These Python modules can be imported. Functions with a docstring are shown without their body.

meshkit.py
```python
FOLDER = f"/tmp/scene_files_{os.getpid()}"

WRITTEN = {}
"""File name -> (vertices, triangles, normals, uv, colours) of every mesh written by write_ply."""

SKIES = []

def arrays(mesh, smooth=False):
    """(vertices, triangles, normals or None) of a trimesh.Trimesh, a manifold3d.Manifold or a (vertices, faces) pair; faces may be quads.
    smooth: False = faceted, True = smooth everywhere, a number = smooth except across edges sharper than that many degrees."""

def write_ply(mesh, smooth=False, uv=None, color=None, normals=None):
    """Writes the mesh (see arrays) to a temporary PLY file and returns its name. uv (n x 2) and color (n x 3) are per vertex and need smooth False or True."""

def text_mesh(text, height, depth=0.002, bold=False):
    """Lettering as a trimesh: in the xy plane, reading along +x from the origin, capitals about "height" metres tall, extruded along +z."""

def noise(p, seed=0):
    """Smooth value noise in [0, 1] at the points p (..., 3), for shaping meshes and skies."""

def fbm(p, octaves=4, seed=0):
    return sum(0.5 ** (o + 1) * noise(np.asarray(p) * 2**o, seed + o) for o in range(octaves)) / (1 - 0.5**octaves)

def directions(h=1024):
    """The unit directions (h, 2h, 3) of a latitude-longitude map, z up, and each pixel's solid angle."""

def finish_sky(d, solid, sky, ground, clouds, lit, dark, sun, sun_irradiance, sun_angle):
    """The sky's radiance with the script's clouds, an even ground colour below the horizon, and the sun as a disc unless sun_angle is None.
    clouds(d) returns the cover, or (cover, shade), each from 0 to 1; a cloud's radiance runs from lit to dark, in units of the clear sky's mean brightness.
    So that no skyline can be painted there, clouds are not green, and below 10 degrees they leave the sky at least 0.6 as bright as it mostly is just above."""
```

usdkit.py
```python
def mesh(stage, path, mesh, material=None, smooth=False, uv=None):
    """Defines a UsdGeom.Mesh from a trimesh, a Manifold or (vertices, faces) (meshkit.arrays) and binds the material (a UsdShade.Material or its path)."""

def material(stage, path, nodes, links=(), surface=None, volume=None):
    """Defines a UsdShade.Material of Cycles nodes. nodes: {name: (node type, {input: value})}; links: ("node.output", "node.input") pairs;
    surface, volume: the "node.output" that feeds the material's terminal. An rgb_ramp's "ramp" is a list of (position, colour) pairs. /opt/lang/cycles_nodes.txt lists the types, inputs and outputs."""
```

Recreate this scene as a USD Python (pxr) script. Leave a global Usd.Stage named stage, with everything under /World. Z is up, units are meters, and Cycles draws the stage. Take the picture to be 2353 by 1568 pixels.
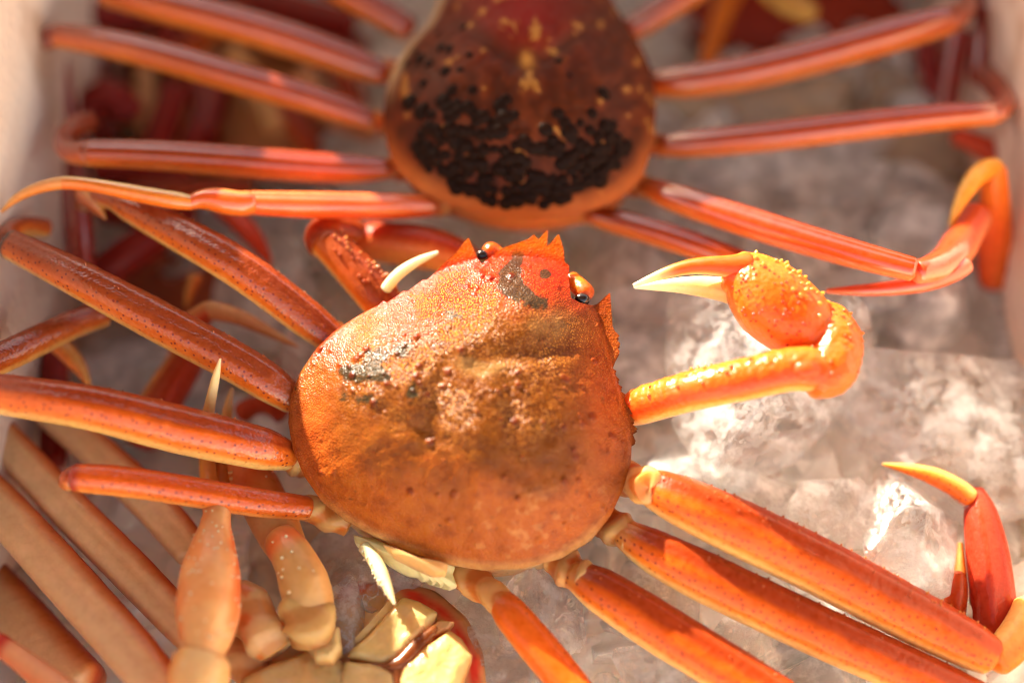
import math, random
import numpy as np
import trimesh, usdkit, meshkit
from pxr import Usd, UsdGeom, UsdLux, UsdShade, Gf, Sdf, Vt
from scipy.interpolate import PchipInterpolator, CubicSpline
from scipy.ndimage import gaussian_filter1d
from scipy.spatial import cKDTree

stage = Usd.Stage.CreateInMemory()
UsdGeom.SetStageUpAxis(stage, 'Z'); UsdGeom.SetStageMetersPerUnit(stage, 1.0)
UsdGeom.Xform.Define(stage, '/World'); UsdGeom.Scope.Define(stage, '/World/Looks')
rng = np.random.default_rng(7)

# ---------------------------------------------------------------- camera, sky, sun
PITCH, DIST, FOCAL, APER = math.radians(58), 0.50, 50.0, 36.0
FSTOP, EXPOSURE = 1.55, 2.5
SUN_AZ, SUN_EL = math.radians(-36), math.radians(27)      # azimuth from +y towards +x
SUN_I, SKY_I = 1.25, 0.15
CAM = np.array([0, -DIST*math.cos(PITCH), DIST*math.sin(PITCH)])
FWD = np.array([0, math.cos(PITCH), -math.sin(PITCH)]); UPV = np.array([0, math.sin(PITCH), math.cos(PITCH)]); RGT = np.array([1.0, 0, 0])
W, H = 2352.0, 1568.0                                      # the picture's measure in which places are given
K = APER/FOCAL/W
cam = UsdGeom.Camera.Define(stage, '/World/camera')
cam.AddTranslateOp().Set(Gf.Vec3d(*CAM)); cam.AddRotateXOp().Set(90-math.degrees(PITCH))
cam.CreateFocalLengthAttr(FOCAL); cam.CreateHorizontalApertureAttr(APER); cam.CreateVerticalApertureAttr(APER*682/1024)
cam.CreateFStopAttr(FSTOP); cam.CreateFocusDistanceAttr(DIST-0.003); cam.CreateExposureAttr(EXPOSURE)
cam.CreateClippingRangeAttr(Gf.Vec2f(0.01, 100))
SUN = np.array([math.sin(SUN_AZ)*math.cos(SUN_EL), math.cos(SUN_AZ)*math.cos(SUN_EL), math.sin(SUN_EL)])
sky = UsdLux.DomeLight.Define(stage, '/World/sky')
sky.GetPrim().SetCustomDataByKey('kind', 'structure')
skym = usdkit.material(stage, '/World/Looks/sky_look', {
    's': ('sky_texture', {'sky_type': 'single_scattering', 'sun_disc': False, 'sun_elevation': SUN_EL, 'sun_rotation': math.atan2(SUN[0], SUN[1]), 'aerosol_density': 1.0}),
    'w': ('mix_color', {'blend_type': 'multiply', 'fac': 1.0, 'b': (1.0, 0.72, 0.50), 'use_clamp': False}),
    'b': ('background_shader', {'strength': SKY_I})}, [('s.color', 'w.a'), ('w.result', 'b.color')], surface='b.background')
UsdShade.MaterialBindingAPI.Apply(sky.GetPrim()).Bind(skym)
sun = UsdLux.DistantLight.Define(stage, '/World/sun')
sun.CreateNormalizeAttr(True); sun.CreateIntensityAttr(SUN_I); sun.CreateAngleAttr(0.5); sun.CreateColorAttr(Gf.Vec3f(1.0, 0.87, 0.68))
sun.AddRotateZOp().Set(-math.degrees(SUN_AZ)); sun.AddRotateXOp().Set(-(90-math.degrees(SUN_EL)))

# ---------------------------------------------------------------- helpers
def P(u, v, z):
    """The place at height z (metres) that lies at (u, v) of the picture."""
    u, v, z = np.broadcast_arrays(np.asarray(u, float), np.asarray(v, float), np.asarray(z, float))
    d = FWD + ((u-W/2)*K)[..., None]*RGT + ((H/2-v)*K)[..., None]*UPV
    t = (z-CAM[2])/d[..., 2]
    return CAM + d*t[..., None]
def proj(p):
    q = p-CAM; w = q@FWD
    return W/2+(q@RGT)/w/K, H/2-(q@UPV)/w/K
def pxs(p):
    return ((p-CAM)@FWD)*K
names = {}
def path_of(name, parent):
    base = (str(parent.GetPath()) if parent else '/World')+'/'+name
    n = names.get(base, 0); names[base] = n+1
    return base if n == 0 else f'{base}_{n:03d}'
ORIGIN = {}
def tag(prim, label=None, cat=None, group=None, kind=None):
    for k, x in (('label', label), ('category', cat), ('group', group), ('kind', kind)):
        if x: prim.SetCustomDataByKey(k, x)
    return prim
def thing(name, label, cat, loc, group=None, kind=None):
    x = UsdGeom.Xform.Define(stage, path_of(name, None)); x.AddTranslateOp().Set(Gf.Vec3d(*map(float, loc)))
    o = x.GetPrim(); ORIGIN[str(o.GetPath())] = np.array(loc, float)
    return tag(o, label, cat, group, kind)
def obj(name, mesh, mat, parent=None, smooth=True, label=None):
    """mesh: dict(v, f, col, uv, dot)"""
    pth = path_of(name, parent)
    org = ORIGIN[str(parent.GetPath())] if parent else np.zeros(3)
    m = usdkit.mesh(stage, pth, (mesh['v']-org, mesh['f']), mat, smooth=smooth, uv=mesh.get('uv') if smooth in (True, False) else None)
    api = UsdGeom.PrimvarsAPI(m)
    if smooth in (True, False):
        if mesh.get('col') is not None:
            api.CreatePrimvar('tint', Sdf.ValueTypeNames.Color3fArray, 'vertex').Set(Vt.Vec3fArray.FromNumpy(np.ascontiguousarray(mesh['col'], np.float32)))
        if mesh.get('dot') is not None:
            api.CreatePrimvar('dots', Sdf.ValueTypeNames.FloatArray, 'vertex').Set(Vt.FloatArray.FromNumpy(np.ascontiguousarray(mesh['dot'], np.float32)))
    ORIGIN[pth] = org
    if label: m.GetPrim().SetCustomDataByKey('label', label)
    return m.GetPrim()
def join(ms):
    out, n = {'v': [], 'f': []}, 0
    keys = [k for k in ('col', 'uv', 'dot') if all(m.get(k) is not None for m in ms)]
    for k in keys: out[k] = []
    for m in ms:
        out['v'].append(m['v']); out['f'].append(m['f']+n); n += len(m['v'])
        for k in keys: out[k].append(m[k])
    return {k: np.concatenate(x) for k, x in out.items()}
def sst(x, a, b):
    t = np.clip((x-a)/(b-a), 0, 1); return t*t*(3-2*t)
def lerp(a, b, t):
    return np.asarray(a)*(1-t[..., None])+np.asarray(b)*t[..., None]
def gauss(u, v, cu, cv, su, sv=None, ang=0):
    sv = sv or su; c, s = math.cos(math.radians(ang)), math.sin(math.radians(ang))
    a, b = (u-cu)*c+(v-cv)*s, -(u-cu)*s+(v-cv)*c
    return np.exp(-(a/su)**2-(b/sv)**2)

def tube(pts, n=26, step=7, wid=1.0, tall=1.0, power=2.0, cap0=0.55, cap1=0.55, flip=False, roll=0, ridge=0.0, rough=0.0, seed=0):
    """A tapering limb. pts: rows (u, v, z, radius in picture pixels). Angle 0 of the section faces the viewer's side, 90 deg is up."""
    pts = np.array(pts, float)
    c = P(pts[:, 0], pts[:, 1], pts[:, 2]); r = pts[:, 3]*pxs(c)
    s = np.concatenate([[0], np.cumsum(np.linalg.norm(np.diff(c, axis=0), axis=1))])
    interp = CubicSpline(s, c) if len(pts) > 2 else PchipInterpolator(s, c)
    L = s[-1]; m = max(6, int(L/(step*pxs(c.mean(0)))))
    ss = np.linspace(0, L, m); cc = interp(ss); rr = PchipInterpolator(s, r)(ss)
    def capped(cc, rr, ss, k, start):
        if k <= 0: return cc, rr, ss
        x = np.sin(np.linspace(0, math.pi/2, 7))[1:]
        i, j = (0, 1) if start else (-1, -2)
        t = (cc[i]-cc[j])/np.linalg.norm(cc[i]-cc[j])
        e = cc[i]+t*(x*k*rr[i])[:, None]; er = rr[i]*np.sqrt(np.maximum(1-x**2, 1e-4)); es = ss[i]+(x*k*rr[i])*(-1 if start else 1)
        if start: return np.vstack([e[::-1], cc]), np.concatenate([er[::-1], rr]), np.concatenate([es[::-1], ss])
        return np.vstack([cc, e]), np.concatenate([rr, er]), np.concatenate([ss, es])
    cc, rr, ss = capped(cc, rr, ss, cap0, True); cc, rr, ss = capped(cc, rr, ss, cap1, False)
    t = np.gradient(cc, axis=0); t /= np.linalg.norm(t, axis=1, keepdims=True)
    side = np.cross(t, [0, 0, 1.0]); bad = np.linalg.norm(side, axis=1) < 0.05; side[bad] = [1, 0, 0]
    side /= np.linalg.norm(side, axis=1, keepdims=True)
    mid = side[len(side)//2]
    if (mid@np.array([0.15, -1, 0]) < 0) != flip: side = -side
    nrm = np.cross(side, t); nrm[nrm[:, 2] < 0] *= -1
    a = np.linspace(0, 2*math.pi, n, endpoint=False); ar = a+math.radians(roll)
    ca, sa = np.cos(ar), np.sin(ar); k = (np.abs(np.cos(a))**power+np.abs(np.sin(a))**power)**(-1/power)
    if ridge: k = k*(1+ridge*np.exp(-((((np.degrees(a)-108)+180) % 360-180)/9)**2)-ridge*.9*np.exp(-((((np.degrees(a)-92)+180) % 360-180)/9)**2))
    R = rr[:, None]*k[None]
    if rough:
        q = cc[:, None]+R[..., None]*(ca[None, :, None]*side[:, None]+sa[None, :, None]*nrm[:, None])
        R = R+rough*rr[:, None]*(0.6*meshkit.noise(q/0.0017+seed, seed)+0.4*meshkit.noise(q/0.0045+seed, seed+5)-0.45)*np.clip(0.25+np.sin(a-0.9), 0, 1)[None]**0.5
    v = cc[:, None]+R[..., None]*(ca[None, :, None]*wid*side[:, None]+sa[None, :, None]*tall*nrm[:, None])
    M = len(cc); i, j = np.meshgrid(np.arange(M-1), np.arange(n), indexing='ij'); jn = (j+1) % n
    A, B, C, D = i*n+j, i*n+jn, (i+1)*n+jn, (i+1)*n+j
    f = np.concatenate([np.stack([A, B, C], -1).reshape(-1, 3), np.stack([A, C, D], -1).reshape(-1, 3)])
    v = np.concatenate([v.reshape(-1, 3), cc[[0, -1]]]); z0, z1 = M*n, M*n+1
    jj = np.arange(n); f = np.concatenate([f, np.stack([np.full(n, z0), (jj+1) % n, jj], 1), np.stack([np.full(n, z1), (M-1)*n+jj, (M-1)*n+(jj+1) % n], 1)])
    tri = v[f]; vol = np.einsum('ij,ij->', tri[:, 0], np.cross(tri[:, 1], tri[:, 2]))-np.einsum('ij,ij->', v.mean(0)[None].repeat(len(f), 0), np.cross(tri[:, 1]-tri[:, 0], tri[:, 2]-tri[:, 0]))
    if vol < 0: f = f[:, ::-1]
    deg = np.degrees(a); deg = np.where(deg > 270, deg-360, deg)
    Ang = np.concatenate([np.repeat(deg[None], M, 0).ravel(), [58, 58]])
    Len = np.concatenate([np.repeat(np.clip(ss/L, 0, 1)[:, None], n, 1).ravel(), [0, 1]])
    per = np.concatenate([(a[None]*rr[:, None]).ravel(), [0, 0]]); sm = np.concatenate([np.repeat(ss[:, None], n, 1).ravel(), [ss[0], ss[-1]]])
    return dict(v=v, f=f, A=Ang, L=Len, uv=np.stack([sm+seed*0.37, per], 1), T=np.repeat(t, n, 0))

def pillow(poly, zf, h, p=2.2, rings=24, nang=200, base=None, c=None, smooth_n=0):
    """A domed plate on the outline poly (picture pixels); zf(u, v) is its rim height; h the dome; base > 0 closes it below."""
    poly = np.array(poly, float); c = poly.mean(0) if c is None else np.array(c, float)
    q = np.vstack([poly, poly[:1]]); s = np.concatenate([[0], np.cumsum(np.linalg.norm(np.diff(q, axis=0), axis=1))])
    o = np.stack([np.interp(np.linspace(0, s[-1], nang, endpoint=False), s, q[:, k]) for k in (0, 1)], 1)
    if smooth_n: o = np.stack([gaussian_filter1d(o[:, k], smooth_n, mode='wrap') for k in (0, 1)], 1)
    rho = np.linspace(0, 1, rings+1)[1:]**0.8
    uv = c+(o-c)[None]*rho[:, None, None]
    z = zf(uv[..., 0], uv[..., 1]); g = P(uv[..., 0], uv[..., 1], z)
    top = g.copy(); top[..., 2] += h*(1-rho[:, None]**p)
    apex = P(c[0], c[1], zf(c[0], c[1]))+[0, 0, h]
    v = np.concatenate([[apex], top.reshape(-1, 3)]); ring = [1+k*nang for k in range(rings)]
    rh = np.concatenate([[0], np.repeat(rho, nang)])
    if base:
        cen = g[-1].mean(0); b1 = cen+(g[-1]-cen)*0.97; b1 = b1-[0, 0, base*0.5]; b2 = cen+(g[-1]-cen)*0.8-[0, 0, base]
        for b in (b1, b2): ring.append(len(v)); v = np.concatenate([v, b]); rh = np.concatenate([rh, np.full(nang, 1.1)])
        v = np.concatenate([v, [cen-[0, 0, base]]]); rh = np.append(rh, 1.2)
    j = np.arange(nang); jn = (j+1) % nang; f = [np.stack([np.zeros(nang, int), ring[0]+j, ring[0]+jn], 1)]
    for a, b in zip(ring[:-1], ring[1:]): f += [np.stack([a+j, b+j, b+jn], 1), np.stack([a+j, b+jn, a+jn], 1)]
    if base: f.append(np.stack([np.full(nang, len(v)-1), ring[-1]+jn, ring[-1]+j], 1))
    f = np.concatenate(f)
    if np.cross(v[f[0, 1]]-v[f[0, 0]], v[f[0, 2]]-v[f[0, 0]])[2] < 0: f = f[:, ::-1]
    return dict(v=v, f=f, rho=rh, uv=v[:, :2].copy())

def normals(m):
    return meshkit.arrays((m['v'], m['f']), True)[2]
def cones(pos, nrm, rad, hgt, col, n=7):
    """Small pointed bumps joined into one mesh."""
    ms = []
    for p, d, r, h, c in zip(pos, nrm, rad, hgt, col):
        d = d/np.linalg.norm(d); x = np.cross(d, [0.3, 0.9, 0.1]); x /= np.linalg.norm(x); y = np.cross(d, x)
        a = np.linspace(0, 2*math.pi, n, endpoint=False); V = []
        for k, t in ((1.15, -0.15), (0.8, 0.35), (0.42, 0.75)): V.append(p+d*h*t+r*k*(np.cos(a)[:, None]*x+np.sin(a)[:, None]*y))
        V = np.vstack(V+[p+d*h]); j = np.arange(n); jn = (j+1) % n; f = []
        for o in (0, n): f += [np.stack([o+j, o+jn, o+n+jn], 1), np.stack([o+j, o+n+jn, o+n+j], 1)]
        f.append(np.stack([2*n+j, 2*n+jn, np.full(n, 3*n)], 1))
        ms.append(dict(v=V, f=np.concatenate(f), col=np.repeat(np.array(c)[None], len(V), 0), uv=V[:, :2].copy(), dot=np.zeros(len(V))))
    return join(ms)
def ball(p, r, col=(.5, .5, .5), sub=3, scale=(1, 1, 1), rot=None):
    s = trimesh.creation.icosphere(sub, 1.0); v = s.vertices*np.array(scale)*r
    if rot is not None: v = v@rot.T
    return dict(v=v+p, f=np.array(s.faces), col=np.repeat(np.array(col)[None], len(v), 0), uv=v[:, :2].copy(), dot=np.zeros(len(v)))

# ---------------------------------------------------------------- materials
def shell(name, rough=0.36, coat=0.12, sss=0.25, bump=0.25, grain=1100.0, dots=True, vary=0.25, gsize=0.0002, spec=0.2, coatn=True, coatr=0.12, coati=1.5):
    nodes = {
        'a': ('attribute', {'attribute': 'tint'}), 'd': ('attribute', {'attribute': 'dots'}), 'uv': ('uvmap', {'attribute': 'st'}), 'g': ('texture_coordinate', {}),
        'n': ('noise_texture', {'scale': 55.0, 'detail': 6, 'roughness': 0.62}), 'n2': ('noise_texture', {'scale': 420.0, 'detail': 3}),
        'r1': ('rgb_ramp', {'ramp': [(0.25, (1-vary, 1-vary*1.5, 1-vary*1.6)), (0.5, (.74, .70, .68)), (0.75, (.92, .78+vary*.6, .76+vary*.8))]}),
        'm1': ('mix_color', {'blend_type': 'multiply', 'fac': 1.0, 'use_clamp': False}),
        'r2': ('rgb_ramp', {'ramp': [(0.3, (0.86, 0.8, 0.75)), (0.6, (1, 1, 1))]}),
        'm2': ('mix_color', {'blend_type': 'multiply', 'fac': 0.8 if dots else 0.35, 'use_clamp': False}),
        'vd': ('voronoi_texture', {'dimensions': '2D', 'scale': 330.0, 'randomness': 0.85}),
        'rd': ('rgb_ramp', {'ramp': [(0.0, (1, 1, 1)), (0.10, (1, 1, 1)), (0.18, (0, 0, 0)), (1.0, (0, 0, 0))]}),
        'md': ('math', {'math_type': 'multiply', 'value2': 1.0}),
        'm3': ('mix_color', {'blend_type': 'mix', 'b': (0.16, 0.018, 0.008)}),
        'vb': ('voronoi_texture', {'scale': grain, 'feature': 'smooth_f1', 'smoothness': 0.6}),
        'nb': ('noise_texture', {'scale': 700.0, 'detail': 4}),
        'mb': ('mix_float', {'fac': 0.45}),
        'b': ('bump', {'strength': bump, 'distance': gsize, 'invert': True}),
        'rr': ('rgb_ramp', {'ramp': [(0.3, (rough*0.7,)*3), (0.7, (rough*1.35,)*3)]}),
        'p': ('principled_bsdf', {'ior': 1.5, 'specular_ior_level': spec, 'subsurface_weight': sss, 'subsurface_scale': 0.0035, 'subsurface_radius': (1.0, 0.35, 0.12), 'coat_weight': coat, 'coat_ior': coati, 'coat_roughness': coatr})}
    links = [('g.object', 'n.vector'), ('g.object', 'n2.vector'), ('g.object', 'vb.vector'), ('g.object', 'nb.vector'), ('n.fac', 'r1.fac'), ('a.color', 'm1.a'), ('r1.color', 'm1.b'),
             ('n2.fac', 'r2.fac'), ('m1.result', 'm2.a'), ('r2.color', 'm2.b'), ('m2.result', 'm3.a'), ('n2.fac', 'rr.fac'), ('rr.color', 'p.roughness'),
             ('vb.distance', 'mb.a'), ('nb.fac', 'mb.b'), ('mb.result', 'b.height'), ('b.normal', 'p.normal'), ('b.normal', 'p.coat_normal'), ('m3.result', 'p.base_color')]
    if not coatn: links.remove(('b.normal', 'p.coat_normal'))
    if dots: links += [('uv.UV', 'vd.vector'), ('vd.distance', 'rd.fac'), ('rd.color', 'md.value1'), ('d.fac', 'md.value2'), ('md.value', 'm3.fac')]
    else:
        nodes['m3'][1]['fac'] = 0.0
        for k in ('vd', 'rd', 'md', 'd', 'uv'): nodes.pop(k)
    return usdkit.material(stage, '/World/Looks/'+name, nodes, links, surface='p.BSDF')
M = {}
M['leg'] = shell('leg_shell', coat=0.15, bump=0.45, grain=850.0, gsize=0.00035)
M['damp'] = shell('damp_leg_shell', coat=0.7, coati=1.7, coatr=0.14, bump=0.5, grain=900.0, gsize=0.0005)
M['wet'] = shell('wet_leg_shell', coat=1.0, coatn=False, coatr=0.09, coati=1.8, bump=0.25, grain=500.0, gsize=0.0003, dots=False)
M['pale'] = shell('pale_shell', rough=0.38, coat=0.15, sss=0.35, bump=0.2, dots=False, vary=0.12)
M['claw'] = shell('claw_shell', rough=0.3, coat=0.25, sss=0.3, bump=0.75, dots=False, grain=650, gsize=0.0006)
M['back'] = shell('back_carapace_shell', spec=0.12, rough=0.5, coat=0.0, sss=0.2, bump=0.3, dots=False)
# the front crab's carapace: fine golden grains on a red ground
M['carapace'] = usdkit.material(stage, '/World/Looks/carapace_shell', {
    'a': ('attribute', {'attribute': 'tint'}), 'gr': ('attribute', {'attribute': 'dots'}), 'g': ('texture_coordinate', {}),
    'n': ('noise_texture', {'scale': 160.0, 'detail': 6, 'roughness': 0.65}),
    'r1': ('rgb_ramp', {'ramp': [(0.28, (0.55, 0.42, 0.36)), (0.5, (1, 1, 1)), (0.72, (1.15, 1.4, 1.6))]}),
    'm1': ('mix_color', {'blend_type': 'multiply', 'fac': 0.85, 'use_clamp': False}),
    'v': ('voronoi_texture', {'scale': 1350.0, 'randomness': 0.9}),
    'rv': ('rgb_ramp', {'ramp': [(0.0, (1, 1, 1)), (0.22, (1, 1, 1)), (0.42, (0, 0, 0))]}),
    'mv': ('math', {'math_type': 'multiply'}),
    'gold': ('mix_color', {'blend_type': 'mix', 'b': (0.72, 0.27, 0.04)}),
    'bs': ('math', {'math_type': 'multiply_add', 'value2': 0.65, 'value3': 0.38}),
    'n2': ('noise_texture', {'scale': 600.0, 'detail': 3}),
    'b2': ('bump', {'strength': 0.2, 'distance': 0.0008}),
    'b': ('bump', {'strength': 0.75, 'distance': 0.00045, 'invert': True}),
    'rr': ('rgb_ramp', {'ramp': [(0.3, (0.2,)*3), (0.7, (0.42,)*3)]}),
    'p': ('principled_bsdf', {'ior': 1.5, 'subsurface_weight': 0.12, 'subsurface_scale': 0.002, 'subsurface_radius': (1.0, 0.35, 0.12), 'coat_weight': 0.0, 'specular_ior_level': 0.18})},
    [('g.object', 'n.vector'), ('g.object', 'v.vector'), ('g.object', 'n2.vector'), ('n.fac', 'r1.fac'), ('a.color', 'm1.a'), ('r1.color', 'm1.b'), ('v.distance', 'rv.fac'),
     ('rv.color', 'mv.value1'), ('gr.fac', 'mv.value2'), ('mv.value', 'gold.fac'), ('m1.result', 'gold.a'), ('gold.result', 'p.base_color'),
     ('n2.fac', 'b2.height'), ('v.distance', 'b.height'), ('gr.fac', 'bs.value1'), ('bs.value', 'b.strength'), ('b2.normal', 'b.normal'), ('b.normal', 'p.normal'), ('n2.fac', 'rr.fac'), ('rr.color', 'p.roughness')], surface='p.BSDF')
M['eye'] = usdkit.material(stage, '/World/Looks/black_eye', {'p': ('principled_bsdf', {'base_color': (0.012, 0.006, 0.005), 'roughness': 0.12, 'coat_weight': 0.5})}, surface='p.BSDF')
M['cocoon'] = usdkit.material(stage, '/World/Looks/dark_cocoon', {'p': ('principled_bsdf', {'base_color': (0.012, 0.004, 0.0018), 'roughness': 0.4, 'specular_ior_level': 0.07})}, surface='p.BSDF')
M['hair'] = usdkit.material(stage, '/World/Looks/brown_hair', {'p': ('principled_bsdf', {'base_color': (0.16, 0.045, 0.008), 'roughness': 0.6})}, surface='p.BSDF')
def ice(name, clear, white, bump=0.5, tint=(0.93, 0.86, 0.82), sss=0.8, cracks=0.7):
    return usdkit.material(stage, '/World/Looks/'+name, {
        'g': ('texture_coordinate', {}), 'n': ('noise_texture', {'scale': 85.0, 'detail': 7, 'roughness': 0.7, 'distortion': 0.15}),
        'nb': ('noise_texture', {'scale': 110.0, 'detail': 5, 'roughness': 0.55, 'distortion': 1.2}), 'b': ('bump', {'strength': bump, 'distance': 0.003}),
        'wm': ('mix_color', {'blend_type': 'linear_light', 'fac': 0.012, 'use_clamp': False}), 'vc': ('voronoi_texture', {'scale': 75.0, 'feature': 'distance_to_edge'}),
        'rc': ('rgb_ramp', {'ramp': [(0.0, (cracks,)*3), (0.035, (cracks*.4,)*3), (0.09, (0, 0, 0)), (1.0, (0, 0, 0))]}),
        'mx': ('math', {'math_type': 'maximum'}), 'cm': ('math', {'math_type': 'multiply'}),
        'glass': ('principled_bsdf', {'base_color': (0.99, 0.965, 0.945), 'roughness': 0.02, 'ior': 1.31, 'transmission_weight': 1.0, 'coat_weight': 0.4, 'coat_roughness': 0.02}),
        'milk': ('principled_bsdf', {'base_color': tint, 'roughness': 0.12, 'ior': 1.33, 'subsurface_weight': sss, 'subsurface_scale': 0.018, 'subsurface_radius': (1.0, 0.85, 0.75), 'coat_weight': 0.6, 'coat_roughness': 0.03}),
        'thru': ('transparent_bsdf', {'color': (0.98, 0.95, 0.93)}),
        'r': ('rgb_ramp', {'ramp': [(0.44, (white[0],)*3), (0.62, (white[1],)*3)]}),
        'x1': ('mix_closure', {'fac': clear}), 'x2': ('mix_closure', {})},
        [('g.object', 'n.vector'), ('g.object', 'nb.vector'), ('g.object', 'wm.a'), ('nb.color', 'wm.b'), ('wm.result', 'vc.vector'), ('vc.distance', 'rc.fac'), ('n.fac', 'r.fac'),
         ('rc.color', 'cm.value1'), ('n.fac', 'cm.value2'), ('r.color', 'mx.value1'), ('cm.value', 'mx.value2'),
         ('nb.fac', 'b.height'), ('b.normal', 'glass.normal'), ('b.normal', 'milk.normal'),
         ('mx.value', 'x2.fac'), ('glass.BSDF', 'x1.closure1'), ('thru.BSDF', 'x1.closure2'), ('x1.closure', 'x2.closure1'), ('milk.BSDF', 'x2.closure2')], surface='x2.closure')
M['ice'] = ice('clear_ice', 0.5, (0.0, 0.5), 0.3, (.99, .965, .94), cracks=.75)
M['milk'] = ice('milky_ice', 0.35, (0.35, 0.95), 0.4, (.99, .93, .88))
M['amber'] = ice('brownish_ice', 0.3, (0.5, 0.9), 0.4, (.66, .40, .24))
M['slush'] = ice('crushed_ice_look', 0.2, (0.9, 1.0), 0.4, (0.97, 0.85, 0.77), .9)
M['foam'] = usdkit.material(stage, '/World/Looks/white_foam', {
    'g': ('texture_coordinate', {}), 'v': ('voronoi_texture', {'scale': 260.0, 'feature': 'smooth_f1'}), 'n': ('noise_texture', {'scale': 14.0, 'detail': 4}),
    'r': ('rgb_ramp', {'ramp': [(0.34, (0.50, 0.30, 0.20)), (0.42, (0.70, 0.51, 0.40)), (0.7, (0.82, 0.64, 0.52))]}),
    'b': ('bump', {'strength': 0.5, 'distance': 0.002}), 'p': ('principled_bsdf', {'roughness': 0.55})},
    [('g.object', 'v.vector'), ('g.object', 'n.vector'), ('n.fac', 'r.fac'), ('r.color', 'p.base_color'), ('v.distance', 'b.height'), ('b.normal', 'p.normal')], surface='p.BSDF')

# ---------------------------------------------------------------- colours of the shells
RED, DEEP, ORANGE, BRIGHT, CREAM, PALE, TAN = (0.36, 0.048, 0.007), (0.20, 0.012, 0.004), (0.76, 0.135, 0.009), (0.84, 0.19, 0.012), (0.86, 0.48, 0.14), (0.86, 0.62, 0.26), (0.72, 0.38, 0.17)
def paint(m, stops, dots=0.0, lo=14, hi=70, ends=None, streak=0.0):
    """stops: (angle, colour) round the section; dots between the angles lo and hi."""
    A = m['A']; at = np.array([s[0] for s in stops], float); cs = np.array([s[1] for s in stops], float)
    w = 14*(meshkit.fbm(m['v']/0.006, 3)-0.5)
    m['col'] = np.stack([np.interp(A+w, at, cs[:, k]) for k in range(3)], 1)
    if ends:
        for where, width, c in ends:
            t = 1-sst(np.abs(m['L']-where), 0, width); m['col'] = lerp(m['col'], np.array(c)[None], t)
    m['dot'] = dots*sst(A, lo-8, lo+6)*(1-sst(A, hi-6, hi+8))
    return m
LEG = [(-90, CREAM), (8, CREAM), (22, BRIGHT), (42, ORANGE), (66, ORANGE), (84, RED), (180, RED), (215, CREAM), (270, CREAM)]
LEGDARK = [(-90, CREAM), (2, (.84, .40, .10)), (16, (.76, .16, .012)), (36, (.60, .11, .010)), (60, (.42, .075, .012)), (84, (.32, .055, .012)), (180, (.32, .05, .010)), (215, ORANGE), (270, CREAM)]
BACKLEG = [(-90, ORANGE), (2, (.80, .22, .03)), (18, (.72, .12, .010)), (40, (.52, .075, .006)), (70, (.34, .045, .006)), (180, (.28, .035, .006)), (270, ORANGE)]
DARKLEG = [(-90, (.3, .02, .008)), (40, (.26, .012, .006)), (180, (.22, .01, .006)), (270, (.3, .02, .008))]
GLOW = [(-90, ORANGE), (0, ORANGE), (60, BRIGHT), (110, CREAM), (180, ORANGE), (270, ORANGE)]
CREAMLEG = [(-90, TAN), (0, (.80, .42, .18)), (45, (.80, .50, .25)), (100, (.80, .50, .25)), (150, ORANGE), (180, RED), (270, TAN)]
def plain(m, c):
    m['col'] = np.repeat(np.array(c, float)[None], len(m['v']), 0); m['dot'] = np.zeros(len(m['v'])); return m
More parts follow.
